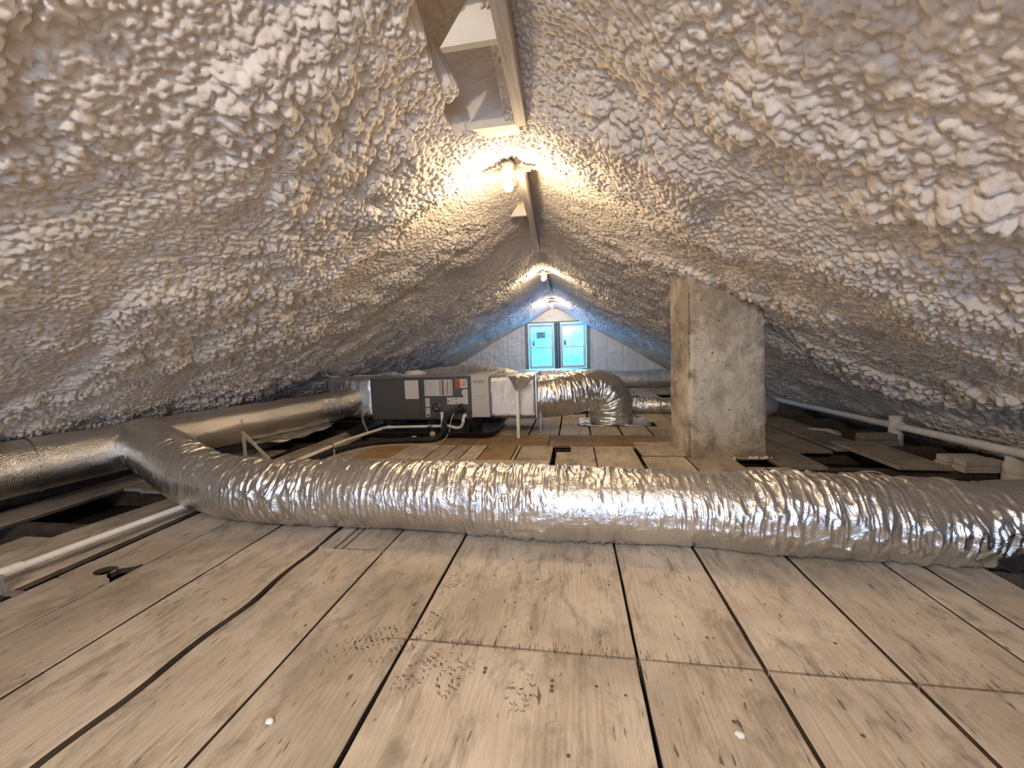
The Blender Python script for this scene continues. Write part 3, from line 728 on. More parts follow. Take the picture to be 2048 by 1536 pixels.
# ------------------------------------------------------------------ ducts
def flex(pts, r, seg, step, amp, fold=60, seed=0, flat=None, rmod=None, ends=(0, 0)):
    """crinkled foil sleeve along a curve -> (V, F)"""
    P, q = spline(pts, step); m = len(P); T = np.gradient(P, axis=0); T /= np.linalg.norm(T, axis=1)[:, None]
    N = np.zeros_like(P); up = np.array([0, 0, 1.]) if abs(T[0][2]) < .9 else np.array([0, 1., 0]); v = np.cross(up, T[0]); v /= np.linalg.norm(v)
    for i in range(m):
        v = v - T[i] * np.dot(v, T[i]); v /= np.linalg.norm(v); N[i] = v
    B = np.cross(T, N); a = np.linspace(0, 2 * np.pi, seg, endpoint=False)
    Q, A_ = np.meshgrid(q, a, indexing='ij'); ca, sa = np.cos(A_), np.sin(A_)
    warp = .06 * (vn3(Q * 6, ca * 1.6, sa * 1.6, seed) - .5)
    f1 = 1 - np.abs(2 * vn3((Q + warp) * fold, ca * 1.1, sa * 1.1, seed + 1) - 1)
    f2 = 1 - np.abs(2 * vn3((Q - warp) * fold * .45 + A_ * 0, ca * 2.0, sa * 2.0, seed + 2) - 1)
    f3 = vn3(Q * 3.0, ca * 1.2, sa * 1.2, seed + 3) - .5
    f4 = 1 - np.abs(2 * vn3(Q * 22, ca * 4, sa * 4, seed + 4) - 1)
    patch = sstep(.35, .75, vn3(Q * 2.2, ca * .9, sa * .9, seed + 6)) * .75 + .25
    rib = .5 * np.cos(2 * np.pi * Q / .052)
    h = amp * patch * (f1 ** 3 * .85 + f2 ** 2.5 * .9 + .7 * f4 ** 2) + amp * 1.3 * f3 + amp * .22 * rib * patch
    R_ = r * (1 + (rmod(q) if rmod else 0 * q))[:, None] - amp * 1.2 + h
    V = P[:, None] + R_[..., None] * (ca[..., None] * N[:, None] + sa[..., None] * B[:, None])
    if flat is not None: V[..., 2] = np.where(V[..., 2] < flat, flat + (V[..., 2] - flat) * .04, V[..., 2])
    I = np.arange(m * seg).reshape(m, seg); J = np.roll(I, -1, 1)
    F = np.stack([I[:-1], J[:-1], J[1:], I[1:]], -1).reshape(-1, 4)
    return V.reshape(-1, 3), F
# rigid round trunk along the left eave, wrapped in bubble foil
TR = [(-4.30, -1.0, .32), (-3.95, .4, .325), (-3.62, 1.85, .335), (-3.30, 3.05, .35), (-3.02, 4.25, .345), (-2.78, 4.74, .42)]
t = thing('round_duct', 'straight round duct in bubble foil wrap along the left eave', 'duct', (-3.4, 2.6, .15), 'foil covered ducts')
V, F = flex(TR, .185, 96, .012, .005, 16, 50); mesh_obj('foil_wrap', V, F, M['bubble'], t, smooth=True)
Pd, qd = spline(TR, .02)
for s_ in (1.9, 3.05, 3.62, 4.6, 5.2):
    i = int(np.argmin(np.abs(qd - s_))); b = MB(); b.tube(Pd[i:i + 2], .1875, 64, cap=False); b.build('seam_band', M['bubble'], t, smooth=True)
n = 40; V = []
for i in range(n):
    for j in range(6):
        s_ = i / (n - 1); yy = 3.25 + .95 * s_
        V.append((-3.24 + .28 * s_ + .10 * (j / 5) + .01 * math.sin(9 * s_ + j), yy, .185 - .09 * (j / 5) * (math.sin(math.pi * s_) ** .7) + .012 * math.sin(23 * s_ + 2 * j)))
I = np.arange(n * 6).reshape(n, 6); F = np.stack([I[:-1, :-1], I[:-1, 1:], I[1:, 1:], I[1:, :-1]], -1).reshape(-1, 4)
o = mesh_obj('loose_flap', np.array(V), F, M['flex'], t, smooth=True); o['label'] = 'torn strip of foil hanging under the duct'
so = o.modifiers.new('thick', 'SOLIDIFY'); so.thickness = .002
# flexible run that leaves it and crosses the floor
FR = [(-3.42, 2.52, .37), (-3.12, 2.40, .345), (-2.78, 2.25, .285), (-2.45, 2.12, .225), (-2.12, 2.05, .190), (-1.75, 2.03, .181), (-1.2, 2.02, .181), (-.7, 2.0, .181), (0, 1.985, .181), (.6, 1.955, .181),
      (1.1, 1.935, .178), (1.6, 1.93, .168), (2.1, 1.94, .155), (2.6, 1.96, .165), (3.15, 2.05, .20)]
def rm(q): return -.06 * np.exp(-((q - 5.28) / .07) ** 2) + .05 * np.exp(-((q - 5.6) / .25) ** 2) - .05 * np.exp(-((q - 1.22) / .10) ** 2)
V, F = flex(FR, .190, 150, .0045, .012, 58, 5, .004, rm)
o = mesh_obj('flexible_duct', V, F, M['flex'], loc=(-.5, 2.0, 0), smooth=True)
tag(o, 'large crinkled silver flexible duct lying across the foreground floor', 'duct', 'foil covered ducts')
# return and supply plenums, elbow
def foilbox(name, c, d, parent, mat, seed, lab=None):
    nx, ny, nz = [max(2, int(k / .018)) for k in d]; b = MB(); 
    def face(u0, o_, du, dv, nu, nv):
        U, W = np.meshgrid(np.linspace(0, 1, nu + 1), np.linspace(0, 1, nv + 1), indexing='ij')
        p = np.array(o_)[None, None] + U[..., None] * np.array(du) + W[..., None] * np.array(dv)
        q = (p - np.array(c)) / (np.array(d) / 2); rr = .16
        nn = np.sign(q) * np.clip((np.abs(q) - (1 - rr)) / rr, 0, 1); ln = np.linalg.norm(nn, axis=-1)[..., None] + 1e-9
        core = np.sign(q) * np.minimum(np.abs(q), 1 - rr); q2 = np.where(ln > 1, core + nn / np.maximum(ln, 1) * rr, q)
        p = np.array(c) + q2 * np.array(d) / 2
        h = .012 * (vn3(p[..., 0] * 9, p[..., 1] * 9, p[..., 2] * 4, seed) - .5) + .007 * (1 - np.abs(2 * vn3(p[..., 0] * 34, p[..., 1] * 34, p[..., 2] * 9, seed + 2) - 1)) ** 2
        dirn = nn / np.maximum(ln, 1e-6); p = p + dirn * h[..., None]
        I = np.arange((nu + 1) * (nv + 1)).reshape(nu + 1, nv + 1)
        b.add(p.reshape(-1, 3), np.stack([I[:-1, :-1], I[1:, :-1], I[1:, 1:], I[:-1, 1:]], -1).reshape(-1, 4))
    x, y, z = np.array(c) - np.array(d) / 2; X, Y, Z = np.array(c) + np.array(d) / 2; dx, dy, dz = d
    face(0, (x, y, z), (dx, 0, 0), (0, 0, dz), nx, nz); face(0, (X, Y, z), (-dx, 0, 0), (0, 0, dz), nx, nz)
    face(0, (X, y, z), (0, dy, 0), (0, 0, dz), ny, nz); face(0, (x, Y, z), (0, -dy, 0), (0, 0, dz), ny, nz)
    face(0, (x, y, Z), (dx, 0, 0), (0, dy, 0), nx, ny); face(0, (x, Y, z), (dx, 0, 0), (0, -dy, 0), nx, ny)
    return b.build(name, mat, parent, smooth=True)
t = thing('return_plenum', 'foil wrapped return box at left end of the air handler', 'plenum', (-2.86, 4.78, .16))
foilbox('foil_wrap', (-2.86, 4.82, .43), (.66, .56, .50), t, M['flex'], 61)
t = thing('supply_plenum', 'boxy bubble foil plenum joined to right end of the air handler', 'plenum', (-.71, 4.70, .19))
foilbox('foil_wrap', (-.71, 4.70, .43), (.56, .60, .50), t, M['bubble'], 71)
b = MB(); b.box((-.425, 4.70, .44), (.022, .62, .54), bev=.005); b.build('end_flange', M['tape'], t)
b = MB()
sx = np.linspace(0, 1, 16); V = []
for i in range(16):
    s_ = sx[i]
    for j in range(12):
        u = j / 11 - .5; w = .30 * (1 - s_) ** 1.1 + .022
        V.append((-.615 + .03 * (1 - s_) + u * w, 4.385 - .20 * s_ + .008 * math.cos(u * 38) * s_, .672 - .15 * s_ + .006 * math.sin(u * 50)))
I = np.arange(16 * 12).reshape(16, 12); F = np.stack([I[:-1, :-1], I[:-1, 1:], I[1:, 1:], I[1:, :-1]], -1).reshape(-1, 4)
o = mesh_obj('hanging_strap', np.array(V), F, M['flex'], t, smooth=True); so = o.modifiers.new('thick', 'SOLIDIFY'); so.thickness = .003
EL = [(-.52, 4.72, .40), (-.44, 4.74, .395), (-.20, 4.80, .40), (.02, 4.88, .42), (.22, 4.96, .45), (.385, 5.01, .41), (.455, 5.03, .29), (.465, 5.03, .14), (.465, 5.03, .02)]
t = thing('elbow_duct', 'fat wrinkled foil flexible duct bending from the plenum down into floor', 'duct', (.465, 5.03, 0), 'foil covered ducts')
V, F = flex(EL, .268, 130, .0055, .016, 34, 15, None, lambda q: .06 * np.exp(-((q - 1.15) / .2) ** 2)); mesh_obj('sleeve', V, F, M['flex'], t, smooth=True)
n = 40; V = []
for i in range(n):
    for j in range(24):
        u, w = i / (n - 1), j / 23; e_ = min(u, 1 - u, w, 1 - w)
        V.append((.06 + .86 * u + .02 * math.sin(w * 17), 4.80 + .50 * w + .02 * math.sin(u * 13), .008 + .016 * float(vn2(np.float64(u * 14), np.float64(w * 9), 4)) * (1 if e_ > .0 else .2) + .03 * math.exp(-((u - .06) / .04) ** 2 - ((w - .1) / .1) ** 2)))
I = np.arange(n * 24).reshape(n, 24); F = np.stack([I[:-1, :-1], I[1:, :-1], I[1:, 1:], I[:-1, 1:]], -1).reshape(-1, 4)
o = mesh_obj('floor_flange', np.array(V), F, M['flex'], t, smooth=True); so = o.modifiers.new('thick', 'SOLIDIFY'); so.thickness = .006
# two support posts of the plenum
t = thing('plenum_post', 'white post propping the front of the foil plenum', 'post', (-.612, 4.16, 0), 'posts under the plenum')
b = MB(); b.box((-.612, 4.16, .262), (.034, .022, .52), bev=.003); b.build('upright', M['pvc'], t)
b = MB(); b.box((-.598, 4.185, .21), (.010, .018, .40)); b.build('side_lip', M['galv'], t)
b = MB(); b.box((-.395, 4.55, .11), (.03, .03, .22), bev=.002)
tag(b.build('plenum_post', M['galv'], loc=(-.395, 4.55, 0)), 'grey metal post behind white one, under flexible duct', 'post', 'posts under the plenum')
# far ducts
V, F = flex([(-3.1, 9.0, .25), (-2.4, 9.15, .27), (-1.4, 9.25, .275), (-.4, 9.25, .27), (.4, 9.2, .24), (1.0, 9.2, .20), (1.8, 9.25, .185), (2.9, 9.3, .185)], .21, 64, .012, .012, 26, 25, .006)
tag(mesh_obj('flexible_duct', V, F, M['dull'], loc=(0, 9.2, 0), smooth=True), 'blue-lit silver flexible duct lying below the gable windows', 'duct', 'foil covered ducts')
t = thing('low_duct', 'thin foil flexible duct lying on floor behind elbow and chimney', 'duct', (1.2, 5.75, 0), 'foil covered ducts')
V, F = flex([(-.35, 5.80, .10), (.5, 5.82, .105), (1.2, 5.72, .115), (1.9, 5.62, .115), (2.35, 5.45, .12)], .118, 64, .007, .008, 40, 33, .005)
mesh_obj('sleeve', V, F, M['flex'], t, smooth=True)
b = MB(); b.ball((2.42, 5.40, .14), .165, 16, (1.1, 1, .85)); b.build('end_boot', plain('grey_duct_wrap', (.36, .34, .33), .6, .3), t, smooth=True)['label'] = 'rounded grey end boot right of the chimney'
V, F = flex([(-2.55, 6.2, .50), (-1.9, 6.2, .545), (-1.3, 6.0, .54), (-.85, 5.8, .44), (-.5, 5.6, .25)], .19, 64, .012, .010, 26, 41)
tag(mesh_obj('flexible_duct', V, F, M['dull'], loc=(-1.6, 6.1, .3), smooth=True), 'silver flexible duct passing behind the air handler and plenum', 'duct', 'foil covered ducts')
# strap props of the round trunk
def strap(x, y, ztop, dx, lbl):
    t = thing('duct_prop', lbl, 'support', (x, y, 0), 'metal props of the left duct')
    b = MB(); b.box((x - .02, y + .02, ztop / 2), (.034, .006, ztop)); b.build('upright', M['pvc_dusty'], t)
    L = math.hypot(dx, ztop); b = MB(); b.box((x + dx / 2, y - .01, ztop / 2), (.032, .006, L), Matrix.Rotation(-math.atan2(dx, ztop), 3, 'Y')); b.build('brace', M['pvc_dusty'], t)
    b = MB(); b.box((x - .02, y, ztop + .05), (.045, .012, .14), Matrix.Rotation(.1, 3, 'Y'), bev=.003); b.build('tie', M['tape'], t)
strap(-3.09, 3.14, .30, .30, 'two-legged pale metal prop under the left round duct')

# ------------------------------------------------------------------ air handler, pan and its pipes
t = thing('air_handler', 'dark grey horizontal air handler with label stickers, lying in black pan', 'air handler', (-1.74, 4.70, .16))
Yf = 4.42; zb, zt = .162, .688
b = MB(); b.box((-1.852, Yf + .285, (zb + zt) / 2), (1.285, .55, zt - zb), bev=.006); b.build('cabinet', M['gunmetal'], t)
b = MB(); b.box((-2.163, Yf + .006, .415), (.648, .014, .475), bev=.004); b.build('access_panel', M['gunmetal'], t)
b = MB(); b.box((-1.515, Yf + .006, .415), (.545, .014, .475), bev=.004); pnl = b.build('control_panel', M['gunmetal'], t)
b = MB(); b.box((-1.845, Yf + .295, zt + .004), (1.31, .57, .010), bev=.003); b.build('top_lip', M['galv'], t)
b = MB(); b.box((-1.095, Yf + .285, .447), (.222, .56, .515), bev=.006); cc = b.build('coil_case', M['lightgrey'], t); cc['label'] = 'light grey coil case at right end'
b = MB(); b.box((-1.095, Yf + .001, .574), (.212, .010, .250), bev=.003); b.build('coil_cover', M['lightgrey'], cc)
b = MB(); b.box((-1.095, Yf + .001, .302), (.212, .010, .216), bev=.003); b.build('coil_cover', M['lightgrey'], cc)
b = MB()
pts = [(-1.095 + .095 * math.cos(a), Yf - .0055, .575 + .115 * math.sin(a)) for a in np.linspace(-1.35, 1.35, 24)]
b.tube(pts, .0018, 6); b.build('pressed_ring', M['lightgrey'], cc, smooth=True)
# name plate with its lettering
b = MB(); b.box((-1.102, Yf - .007, .618), (.130, .004, .062), bev=.002); pl = b.build('name_plate', M['lightgrey'], cc)
cu = bpy.data.curves.new('lettering', 'FONT'); cu.body = 'Goodman'; cu.size = .034; cu.align_x = 'CENTER'; cu.align_y = 'CENTER'; cu.extrude = .0006; cu.offset = .0006
tmp = bpy.data.objects.new('lettering', cu); COL.objects.link(tmp); bpy.context.view_layer.update()
me = bpy.data.meshes.new_from_object(tmp.evaluated_get(bpy.context.evaluated_depsgraph_get())); bpy.data.objects.remove(tmp)
me.materials.clear(); me.materials.append(M['ink'])
lo = bpy.data.objects.new('lettering', me); COL.objects.link(lo); lo.parent = pl
lo.location = Vector((-1.102, Yf - .0098, .624)) - parent_base(pl); lo.rotation_euler = (math.radians(90), 0, 0)
pts = [(-1.15 + .1 * u, Yf - .0098, .604 - .006 * math.sin(math.pi * u)) for u in np.linspace(0, 1, 12)]
b = MB(); b.tube(pts, .0015, 6); b.build('swoosh', M['ink'], pl)
def label(x0, z1, x1, z0, items, parent, name='sticker', lab=None, y=Yf - .0015):
    """paper sticker x0..x1, z0..z1 with printed blocks (u0, v0, u1, v1, material index), u right, v up"""
    b = MB(); b.box(((x0 + x1) / 2, y, (z0 + z1) / 2), (x1 - x0, .0016, z1 - z0))
    for u0, v0, u1, v1, m_ in items:
        b.mat = m_; b.box((x0 + (u0 + u1) / 2 * (x1 - x0), y - .0010, z0 + (v0 + v1) / 2 * (z1 - z0)), ((u1 - u0) * (x1 - x0), .0008, (v1 - v0) * (z1 - z0)))
    o = b.build(name, [M['paper'], M['ink'], M['inkgrey'], M['inkred'], M['orange']], parent)
    if lab: o['label'] = lab
    return o
rows = lambda u0, u1, v0, v1, n, m_, fill=.45: [(u0, v0 + (v1 - v0) * k / n, u0 + (u1 - u0) * (.75 + .25 * hash2(np.float64(k), np.float64(n), 3)), v0 + (v1 - v0) * (k + fill) / n, m_) for k in range(n)]
ap = [c for c in t.children if c.name.startswith('access_panel')][0]
dg = []
random.seed(5)
for k in range(46):
    u, v = random.uniform(.08, .86), random.uniform(.06, .9)
    dg.append((u, v, u + (random.uniform(.03, .16) if k % 2 else .012), v + (.010 if k % 2 else random.uniform(.03, .12)), 2))
label(-2.034, .652, -1.858, .424, dg, ap, lab='wiring diagram sticker')
label(-1.782, .652, -1.432, .458, [(.04, .05, .07, .95, 2)] + rows(.12, .44, .08, .92, 11, 2, .3) + [(.30, .35, .36, .7, 0), (.52, .04, .62, .96, 2), (.63, .02, .70, .98, 3), (.72, .05, .74, .95, 2), (.77, .1, .79, .7, 1), (.82, .02, .85, .98, 1), (.88, .1, .90, .9, 2), (.93, .05, .95, .95, 1)], pnl, lab='wide ratings sticker with dark and red bands')
label(-1.389, .654, -1.243, .548, [(0, 0, .40, 1, 4)] + [(.06, .1 + .12 * k, .34, .15 + .12 * k, 1) for k in range(7)] + [(.46, .2, .62, .28, 1), (.5, .4, .6, .46, 1), (.46, .55, .60, .75, 2), (.68, .25, .74, .8, 1), (.80, .15, .86, .85, 2), (.92, .8, .98, .95, 1)], pnl, lab='orange and white warning sticker')
label(-1.302, .531, -1.243, .434, rows(.1, .9, .1, .9, 7, 2, .25), pnl); label(-1.318, .515, -1.304, .47, rows(.1, .9, .1, .9, 3, 2, .3), pnl)
label(-1.515, .434, -1.245, .352, [(.0, .05, .05, .95, 1), (.08, .3, .14, .6, 1), (.44, .05, .49, .35, 1), (.44, .65, .49, .95, 1)] + rows(.17, .42, .1, .9, 7, 2, .3) + rows(.53, .95, .1, .9, 7, 2, .3), pnl, lab='long caution sticker above the pipe holes')
label(-1.780, .430, -1.725, .325, rows(.15, .85, .1, .9, 8, 2, .3), pnl); label(-1.782, .308, -1.727, .196, [(.1, .5, .22, .9, 1), (.2, .12, .85, .36, 1), (0, 0, 1, .06, 3), (.35, .5, .9, .55, 2), (.35, .65, .9, .70, 2), (.35, .8, .9, .85, 2)], pnl)
b = MB(); b.lathe([(.052, 0), (.052, .012), (.040, .016), (.036, .008), (.0, .008)], (-1.640, Yf, .318), (0, -1, 0), 32); kn = b.build('vent_cap', M['black'], pnl, smooth=True, auto=40)
b = MB(); b.lathe([(.034, .009), (.034, .013), (.026, .013), (.026, .009)], (-1.640, Yf, .318), (0, -1, 0), 32); b.box((-1.640, Yf - .011, .318), (.012, .004, .044)); b.box((-1.640, Yf - .011, .318), (.044, .004, .010)); b.build('cap_ring', M['chrome'], kn)
b = MB(); b.lathe([(.062, 0), (.062, .006), (.030, .010), (.030, .03), (.0, .03)], (-1.325, Yf, .30), (0, -1, 0), 28); b.build('line_grommet', M['black'], t, smooth=True, auto=40)
for x, z in ((-1.238, .255), (-1.222, .212)):
    b = MB(); b.lathe([(.021, 0), (.022, .022), (.018, .026), (.0, .026)], (x, Yf, z), (0, -1, 0), 20); b.build('drain_plug', M['redcap'], t, smooth=True, auto=40)
for x in (-2.3, -1.75, -1.25):
    b = MB(); b.box((x, 4.70, .085), (.10, .42, .150), bev=.004); b.build('support_block', M['rubber'], t)
# pan
def pan():
    x0, x1, y0, y1 = -2.72, -.86, 4.10, 5.08; n = 8; V = []; F = []
    def ring(inset, z, r):
        out = []
        for cx, cy, a0 in ((x1 - inset - r, y1 - inset - r, 0), (x0 + inset + r, y1 - inset - r, 90), (x0 + inset + r, y0 + inset + r, 180), (x1 - inset - r, y0 + inset + r, 270)):
            for k in range(n + 1):
                a = math.radians(a0 + 90 * k / n); out.append((cx + r * math.cos(a), cy + r * math.sin(a), z))
        return out
    R_ = [ring(.06, .003, .12), ring(.012, .062, .14), ring(0, .072, .15), ring(0, .078, .15), ring(.022, .078, .13), ring(.03, .068, .13), ring(.075, .012, .10)]
    m = len(R_[0])
    for r in R_: V += r
    for i in range(len(R_) - 1): F += [(i * m + k, i * m + (k + 1) % m, (i + 1) * m + (k + 1) % m, (i + 1) * m + k) for k in range(m)]
    F += [tuple((len(R_) - 1) * m + k for k in range(m)), tuple(range(m))[::-1]]
    b = MB(); b.add(V, F); o = b.build('drain_pan', M['black'], loc=(-1.8, 4.6, 0), smooth=True, auto=35)
    tag(o, 'black plastic drain pan on floor under the air handler', 'pan')
pan()
b = MB(); b.lathe([(.058, 0), (.060, .10), (.064, .105), (.064, .112), (.05, .112), (.048, .02), (0, .02)], (-1.16, 4.33, .014), n=28)
tag(b.build('black_cup', M['black'], loc=(-1.16, 4.33, .014), smooth=True, auto=40), 'black round cup standing in the pan below coil case', 'cup')
# condensate pipe
t = thing('drain_pipe', 'long white plastic drain pipe running from air handler to lower left', 'pipe', (-2.43, 3.0, 0))
main = [(-1.545, 4.32, .265), (-1.545, 4.32, .11)]
b = MB(); b.tube([(-1.541, 4.32, .275), (-1.543, 4.32, .115)], .018, 16); b.lathe([(.0225, 0), (.0225, .055)], (-1.543, 4.32, .085), n=16); b.build('riser', M['pvc'], t, smooth=True, auto=40)
b = MB(); b.tube([(-1.525, 4.32, .108), (-2.235, 4.33, .092)], .017, 16); b.lathe([(.021, 0), (.021, .05)], (-2.20, 4.33, .093), (-1, 0, 0), 16); b.build('cross_run', M['pvc'], t, smooth=True, auto=40)
LP = [(-2.235, 4.33, .092), (-2.275, 4.29, .092), (-2.40, 3.70, .085), (-2.425, 2.84, .075), (-2.455, 2.04, .07), (-2.54, 1.50, .066), (-2.575, 1.20, .065), (-2.61, .5, .064), (-2.64, -.6, .062)]
b = MB(); b.tube(LP, .0185, 16); b.build('long_run', M['pvc'], t, smooth=True)
b = MB(); b.lathe([(.023, 0), (.0245, .01), (.0245, .10), (.023, .11)], (-2.563, 1.335, .066), (-.12, -1, 0), 20); b.build('coupling', M['pvc'], t, smooth=True, auto=40)
for y_, x_ in ((3.45, -2.407), (4.25, -2.285)):
    b = MB(); pts = [(x_ + .024 * math.cos(a), y_ + .003 * math.sin(3 * a), .084 + .026 * math.sin(a)) for a in np.linspace(0, 6.28, 20)]; b.tube(pts, .004, 6)
    b.tube([(x_ - .02, y_, .065), (x_ - .045, y_ - .02, .002)], .004, 6); b.tube([(x_ + .02, y_, .065), (x_ + .015, y_ - .02, .002)], .003, 6); b.build('cable_tie', M['rubber'], t, smooth=True)
b = MB(); b.box((-2.36, 3.42, .030), (.018, .006, .06), Matrix.Rotation(.15, 3, 'Y')); b.build('tag_strip', M['pvc'], t)
b = MB(); b.box((-2.505, 1.235, .045), (.036, .004, .086)); b.box((-2.44, 1.235, .0035), (.06, .036, .004)); b.box((-2.478, 1.235, .004), (.05, .03, .004)); b.build('floor_bracket', M['galv'], t)
# trap
b = MB(); b.tube(spline([(-1.272, 4.40, .222), (-1.275, 4.33, .224), (-1.284, 4.32, .19), (-1.292, 4.32, .145), (-1.316, 4.32, .10), (-1.37, 4.32, .085), (-1.43, 4.32, .10), (-1.53, 4.32, .125)], .012)[0], .0175, 14)
b.lathe([(.022, 0), (.022, .035)], (-1.287, 4.32, .150), n=14); b.lathe([(.024, 0), (.024, .03)], (-1.272, 4.345, .223), (0, 1, 0), 14)
tag(b.build('drain_trap', M['pvc'], loc=(-1.37, 4.32, .08), smooth=True), 'white U-shaped plastic trap below the red drain plugs', 'pipe')
# refrigerant line and control wire
b = MB(); b.tube(spline([(-1.325, 4.40, .30), (-1.36, 4.30, .295), (-1.43, 4.24, .265), (-1.475, 4.22, .19), (-1.485, 4.18, .09), (-1.50, 4.02, .045), (-1.60, 3.945, .036), (-1.85, 3.925, .034), (-2.10, 3.86, .034), (-2.28, 3.70, .034), (-2.39, 3.40, .034), (-2.42, 2.9, .032), (-2.44, 2.3, .03)], .02)[0], .030, 16)
tag(b.build('refrigerant_line', M['rubber'], loc=(-1.6, 3.95, 0), smooth=True), 'thick black insulated pipe curving from air handler along the floor', 'pipe')
b = MB(); b.tube(spline([(-1.33, 4.385, .315), (-1.36, 4.27, .29), (-1.40, 4.22, .20), (-1.405, 4.14, .08), (-1.43, 4.02, .012), (-1.50, 3.87, .008), (-1.90, 3.81, .008), (-2.15, 3.70, .008), (-2.28, 3.45, .008), (-2.34, 3.1, .008), (-2.36, 2.5, .008)], .02)[0], .0045, 10)
tag(b.build('control_wire', M['wirewhite'], loc=(-1.5, 3.85, 0), smooth=True), 'thin pale control wire beside the black insulated pipe', 'wire')
# loose bits in the pan
t = thing('float_switch', 'yellowed round float switch clipped on the pan rim', 'switch', (-1.583, 4.09, .03))
b = MB(); b.lathe([(.0, 0), (.028, .0), (.031, .006), (.031, .022), (.012, .026), (.010, .04), (0, .04)], (-1.583, 4.105, .062), (0, -1, .2), 18); b.build('body', M['ivory'], t, smooth=True, auto=40)
b = MB(); b.box((-1.55, 4.095, .03), (.03, .02, .05), bev=.004); b.build('clip', M['galv'], t)
b = MB(); b.tube(spline([(-1.60, 4.09, .08), (-1.62, 4.15, .12), (-1.70, 4.24, .112), (-1.66, 4.30, .118)], .02)[0], .004, 8); b.build('lead', M['wirered'], t, smooth=True)
b = MB(); b.lathe([(0, 0), (.019, 0), (.021, .01), (.021, .035), (.016, .038), (.016, .052), (0, .052)], (-1.775, 4.075, .022), (-.7, -.6, .25), 18)
tag(b.build('pipe_cap', M['pvc'], loc=(-1.79, 4.07, 0), smooth=True, auto=40), 'small white pipe cap lying against front of black pan', 'cap')
# wires at the left end
for k, (m_, pth, lb) in enumerate(((M['wirewhite'], [(-2.50, 4.44, .33), (-2.58, 4.36, .26), (-2.56, 4.32, .16), (-2.50, 4.30, .04)], 'white low-voltage wire hanging at left end of the air handler'),
                                   (M['wirered'], [(-2.51, 4.46, .22), (-2.57, 4.34, .18), (-2.60, 4.32, .10), (-2.62, 4.32, .05)], 'maroon wire hanging at left end of the air handler'))):
    b = MB(); P_ = spline(pth, .015)[0]; b.tube(P_, .003, 8); b.tube(P_ + np.array([.016, .004, -.004]), .003, 8)
    tag(b.build('hanging_wire', m_, loc=pth[-1], smooth=True), lb, 'wire')
# things on top of the cabinet
t = thing('junction_box', 'grey metal electrical box on top of the air handler', 'electrical box', (-2.33, 4.66, .70))
b = MB(); b.box((-2.34, 4.66, .725), (.145, .12, .05), bev=.004); b.build('body', M['galv'], t)
b = MB(); b.tube(spline([(-2.27, 4.64, .73), (-2.22, 4.60, .735), (-2.12, 4.58, .71), (-1.98, 4.62, .706), (-1.85, 4.66, .712)], .02)[0], .006, 8); b.build('cable', M['wirewhite'], t, smooth=True)
b = MB(); b.lathe([(.014, 0), (.014, .05)], (-2.41, 4.66, .715), (-1, 0, 0), 12); b.tube(spline([(-2.46, 4.66, .715), (-2.56, 4.70, .705), (-2.75, 4.8, .70), (-2.95, 4.85, .70)], .03)[0], .010, 8); b.build('conduit', M['wirewhite'], t, smooth=True)
b = MB(); b.ball((-2.06, 4.80, .715), .085, 12, (1.5, .8, .45), 11); tag(b.build('foam_scrap', M['foam'], loc=(-2.06, 4.8, .70), smooth=True), 'lumpy cream foam scrap on top of the air handler', 'scrap')
b = MB(); b.tube(spline([(-3.12, 4.75, .70), (-3.22, 4.74, .70), (-3.30, 4.76, .74), (-3.33, 4.78, .84)], .02)[0], .006, 8); b.tube(spline([(-3.14, 4.75, .70), (-3.25, 4.74, .71), (-3.40, 4.76, .735), (-3.5, 4.78, .77)], .02)[0], .005, 8)
tag(b.build('loose_cable', M['wirewhite'], loc=(-3.2, 4.75, .70), smooth=True), 'pale cable looping off the return box into foam', 'wire')

# ------------------------------------------------------------------ right eave
t = thing('vent_pipe', 'dusty white plastic pipe along right eave with two vertical stubs', 'pipe', (3.02, 4.0, -.1))
b = MB(); b.tube([(3.06, 6.6, .075), (3.02, 4.4, .130), (3.0, 3.3, .160), (2.98, 1.6, .20)], .033, 18); b.build('long_run', M['pvc_dusty'], t, smooth=True)
for x, y, zb_, zt_, lab in ((3.0, 4.10, -.10, .24, None), (3.045, 3.14, -.14, .16, None)):
    b = MB(); b.lathe([(.050, zb_), (.050, zt_ - .12), (.050, zt_)], (x, y, 0), n=20); b.build('stub', M['pvc_dusty'], t, smooth=True, auto=40)
    b = MB(); b.lathe([(.057, -.07), (.059, -.065), (.059, .01), (.057, .015)], (x, y, .06), n=20); b.lathe([(.057, -.05), (.060, -.045), (.060, .02), (.056, .025)], (x, y, -.02), n=20); b.build('coupling', M['pvc_dusty'], t, smooth=True, auto=40)
    b = MB(); b.lathe([(.040, -.07), (.043, -.065), (.043, .065), (.040, .07)], (x, y, .146), (0, 1, -.02), 20); b.build('tee', M['pvc_dusty'], t, smooth=True, auto=40)
def block(c, d, rz, lbl, mat, grp):
    b = MB(); b.box(c, d, Matrix.Rotation(rz, 3, 'Z'), bev=.005); o = b.build('brick', M[mat], loc=(c[0], c[1], c[2] - d[2] / 2)); tag(o, lbl, 'brick', grp)
for c, d, rz, lb in (((2.925, 3.26, -.002), (.25, .10, .046), .03, 'pale brick at bottom front of stack beside near stub pipe'), ((2.93, 3.26, .046), (.24, .095, .048), .02, 'pale brick on top front of stack beside near stub pipe'),
                     ((2.90, 3.365, -.002), (.26, .10, .046), .04, 'pale brick at bottom back of near stack on joist'), ((2.905, 3.363, .046), (.25, .095, .048), .02, 'pale brick on top back of near stack on joist')):
    block(c, d, rz, lb, 'brick', 'bricks stacked on near joist')
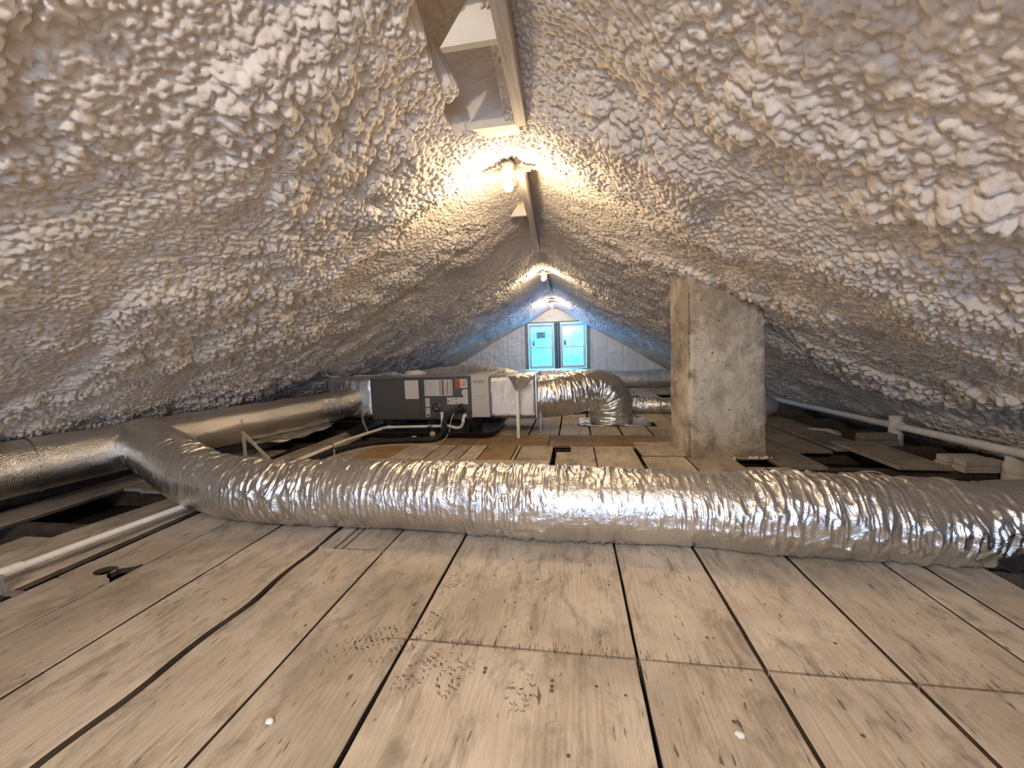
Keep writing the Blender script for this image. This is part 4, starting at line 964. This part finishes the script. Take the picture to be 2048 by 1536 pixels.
block((2.80, 4.02, .003), (.30, .11, .055), .02, 'dim brick at bottom of far stack behind stub pipe', 'brick_dark', 'bricks stacked on far joist')
block((2.79, 4.02, .061), (.29, .10, .055), .03, 'dim brick on top of far stack behind stub pipe', 'brick_dark', 'bricks stacked on far joist')
def plank(c, d, rz, lbl, mat, tone, ry=0):
    b = MB(); b.tone = tone; b.box(c, d, Matrix.Rotation(rz, 3, 'Z') @ Matrix.Rotation(ry, 3, 'Y'), bev=.003); o = b.build('loose_plank', M[mat], loc=(c[0], c[1], c[2] - d[2] / 2)); tag(o, lbl, 'plank', 'loose planks on right joists')
plank((2.45, 4.58, .0), (.34, 1.7, .024), 0.01, 'brown loose plank running back on the joists right of chimney', 'wood_grey', .35)
plank((2.515, 3.53, .026), (.34, .78, .026), -.02, 'short grey dusty loose plank lying over the near joist', 'wood_grey', .85)
b = MB(); b.tube(spline([(1.80, 2.95, -.10), (1.88, 2.95, .02), (1.98, 2.95, .06), (2.10, 2.95, .045), (2.20, 2.95, -.06)], .02)[0], .006, 8)
tag(b.build('cable_loop', M['wirewhite'], loc=(2.0, 2.95, -.1), smooth=True), 'white cable looping up behind right end of flexible duct', 'wire')
for k, (c, r, sc, lb) in enumerate((((2.62, 4.55, -.03), .10, (1.9, .8, .5), 'grey foam offcut between the far right joists'), ((2.72, 4.03, .0), .03, (1.6, 1, .7), 'cream foam clump on far joist left of dim bricks'), ((2.75, 3.62, -.12), .07, (1.2, 1, 1), 'foam lump in the gap behind the near right joist'))):
    b = MB(); b.ball(c, r, 10, sc, 30 + k); tag(b.build('foam_offcut', M['foam'], loc=(c[0], c[1], c[2] - r * sc[2]), smooth=True), lb, 'scrap')
# crumbs on the near boards
for x, y, r, lb in ((-.839, .844, .009, 'white foam crumb on board left of the widest foreground gap'), (.399, .96, .009, 'white foam crumb on the boards at lower right')):
    b = MB(); b.ball((x, y, .006), r, 6, (1.3, .9, .7), 4); tag(b.build('foam_crumb', M['foam_white'], loc=(x, y, 0), smooth=True), lb, 'crumb')
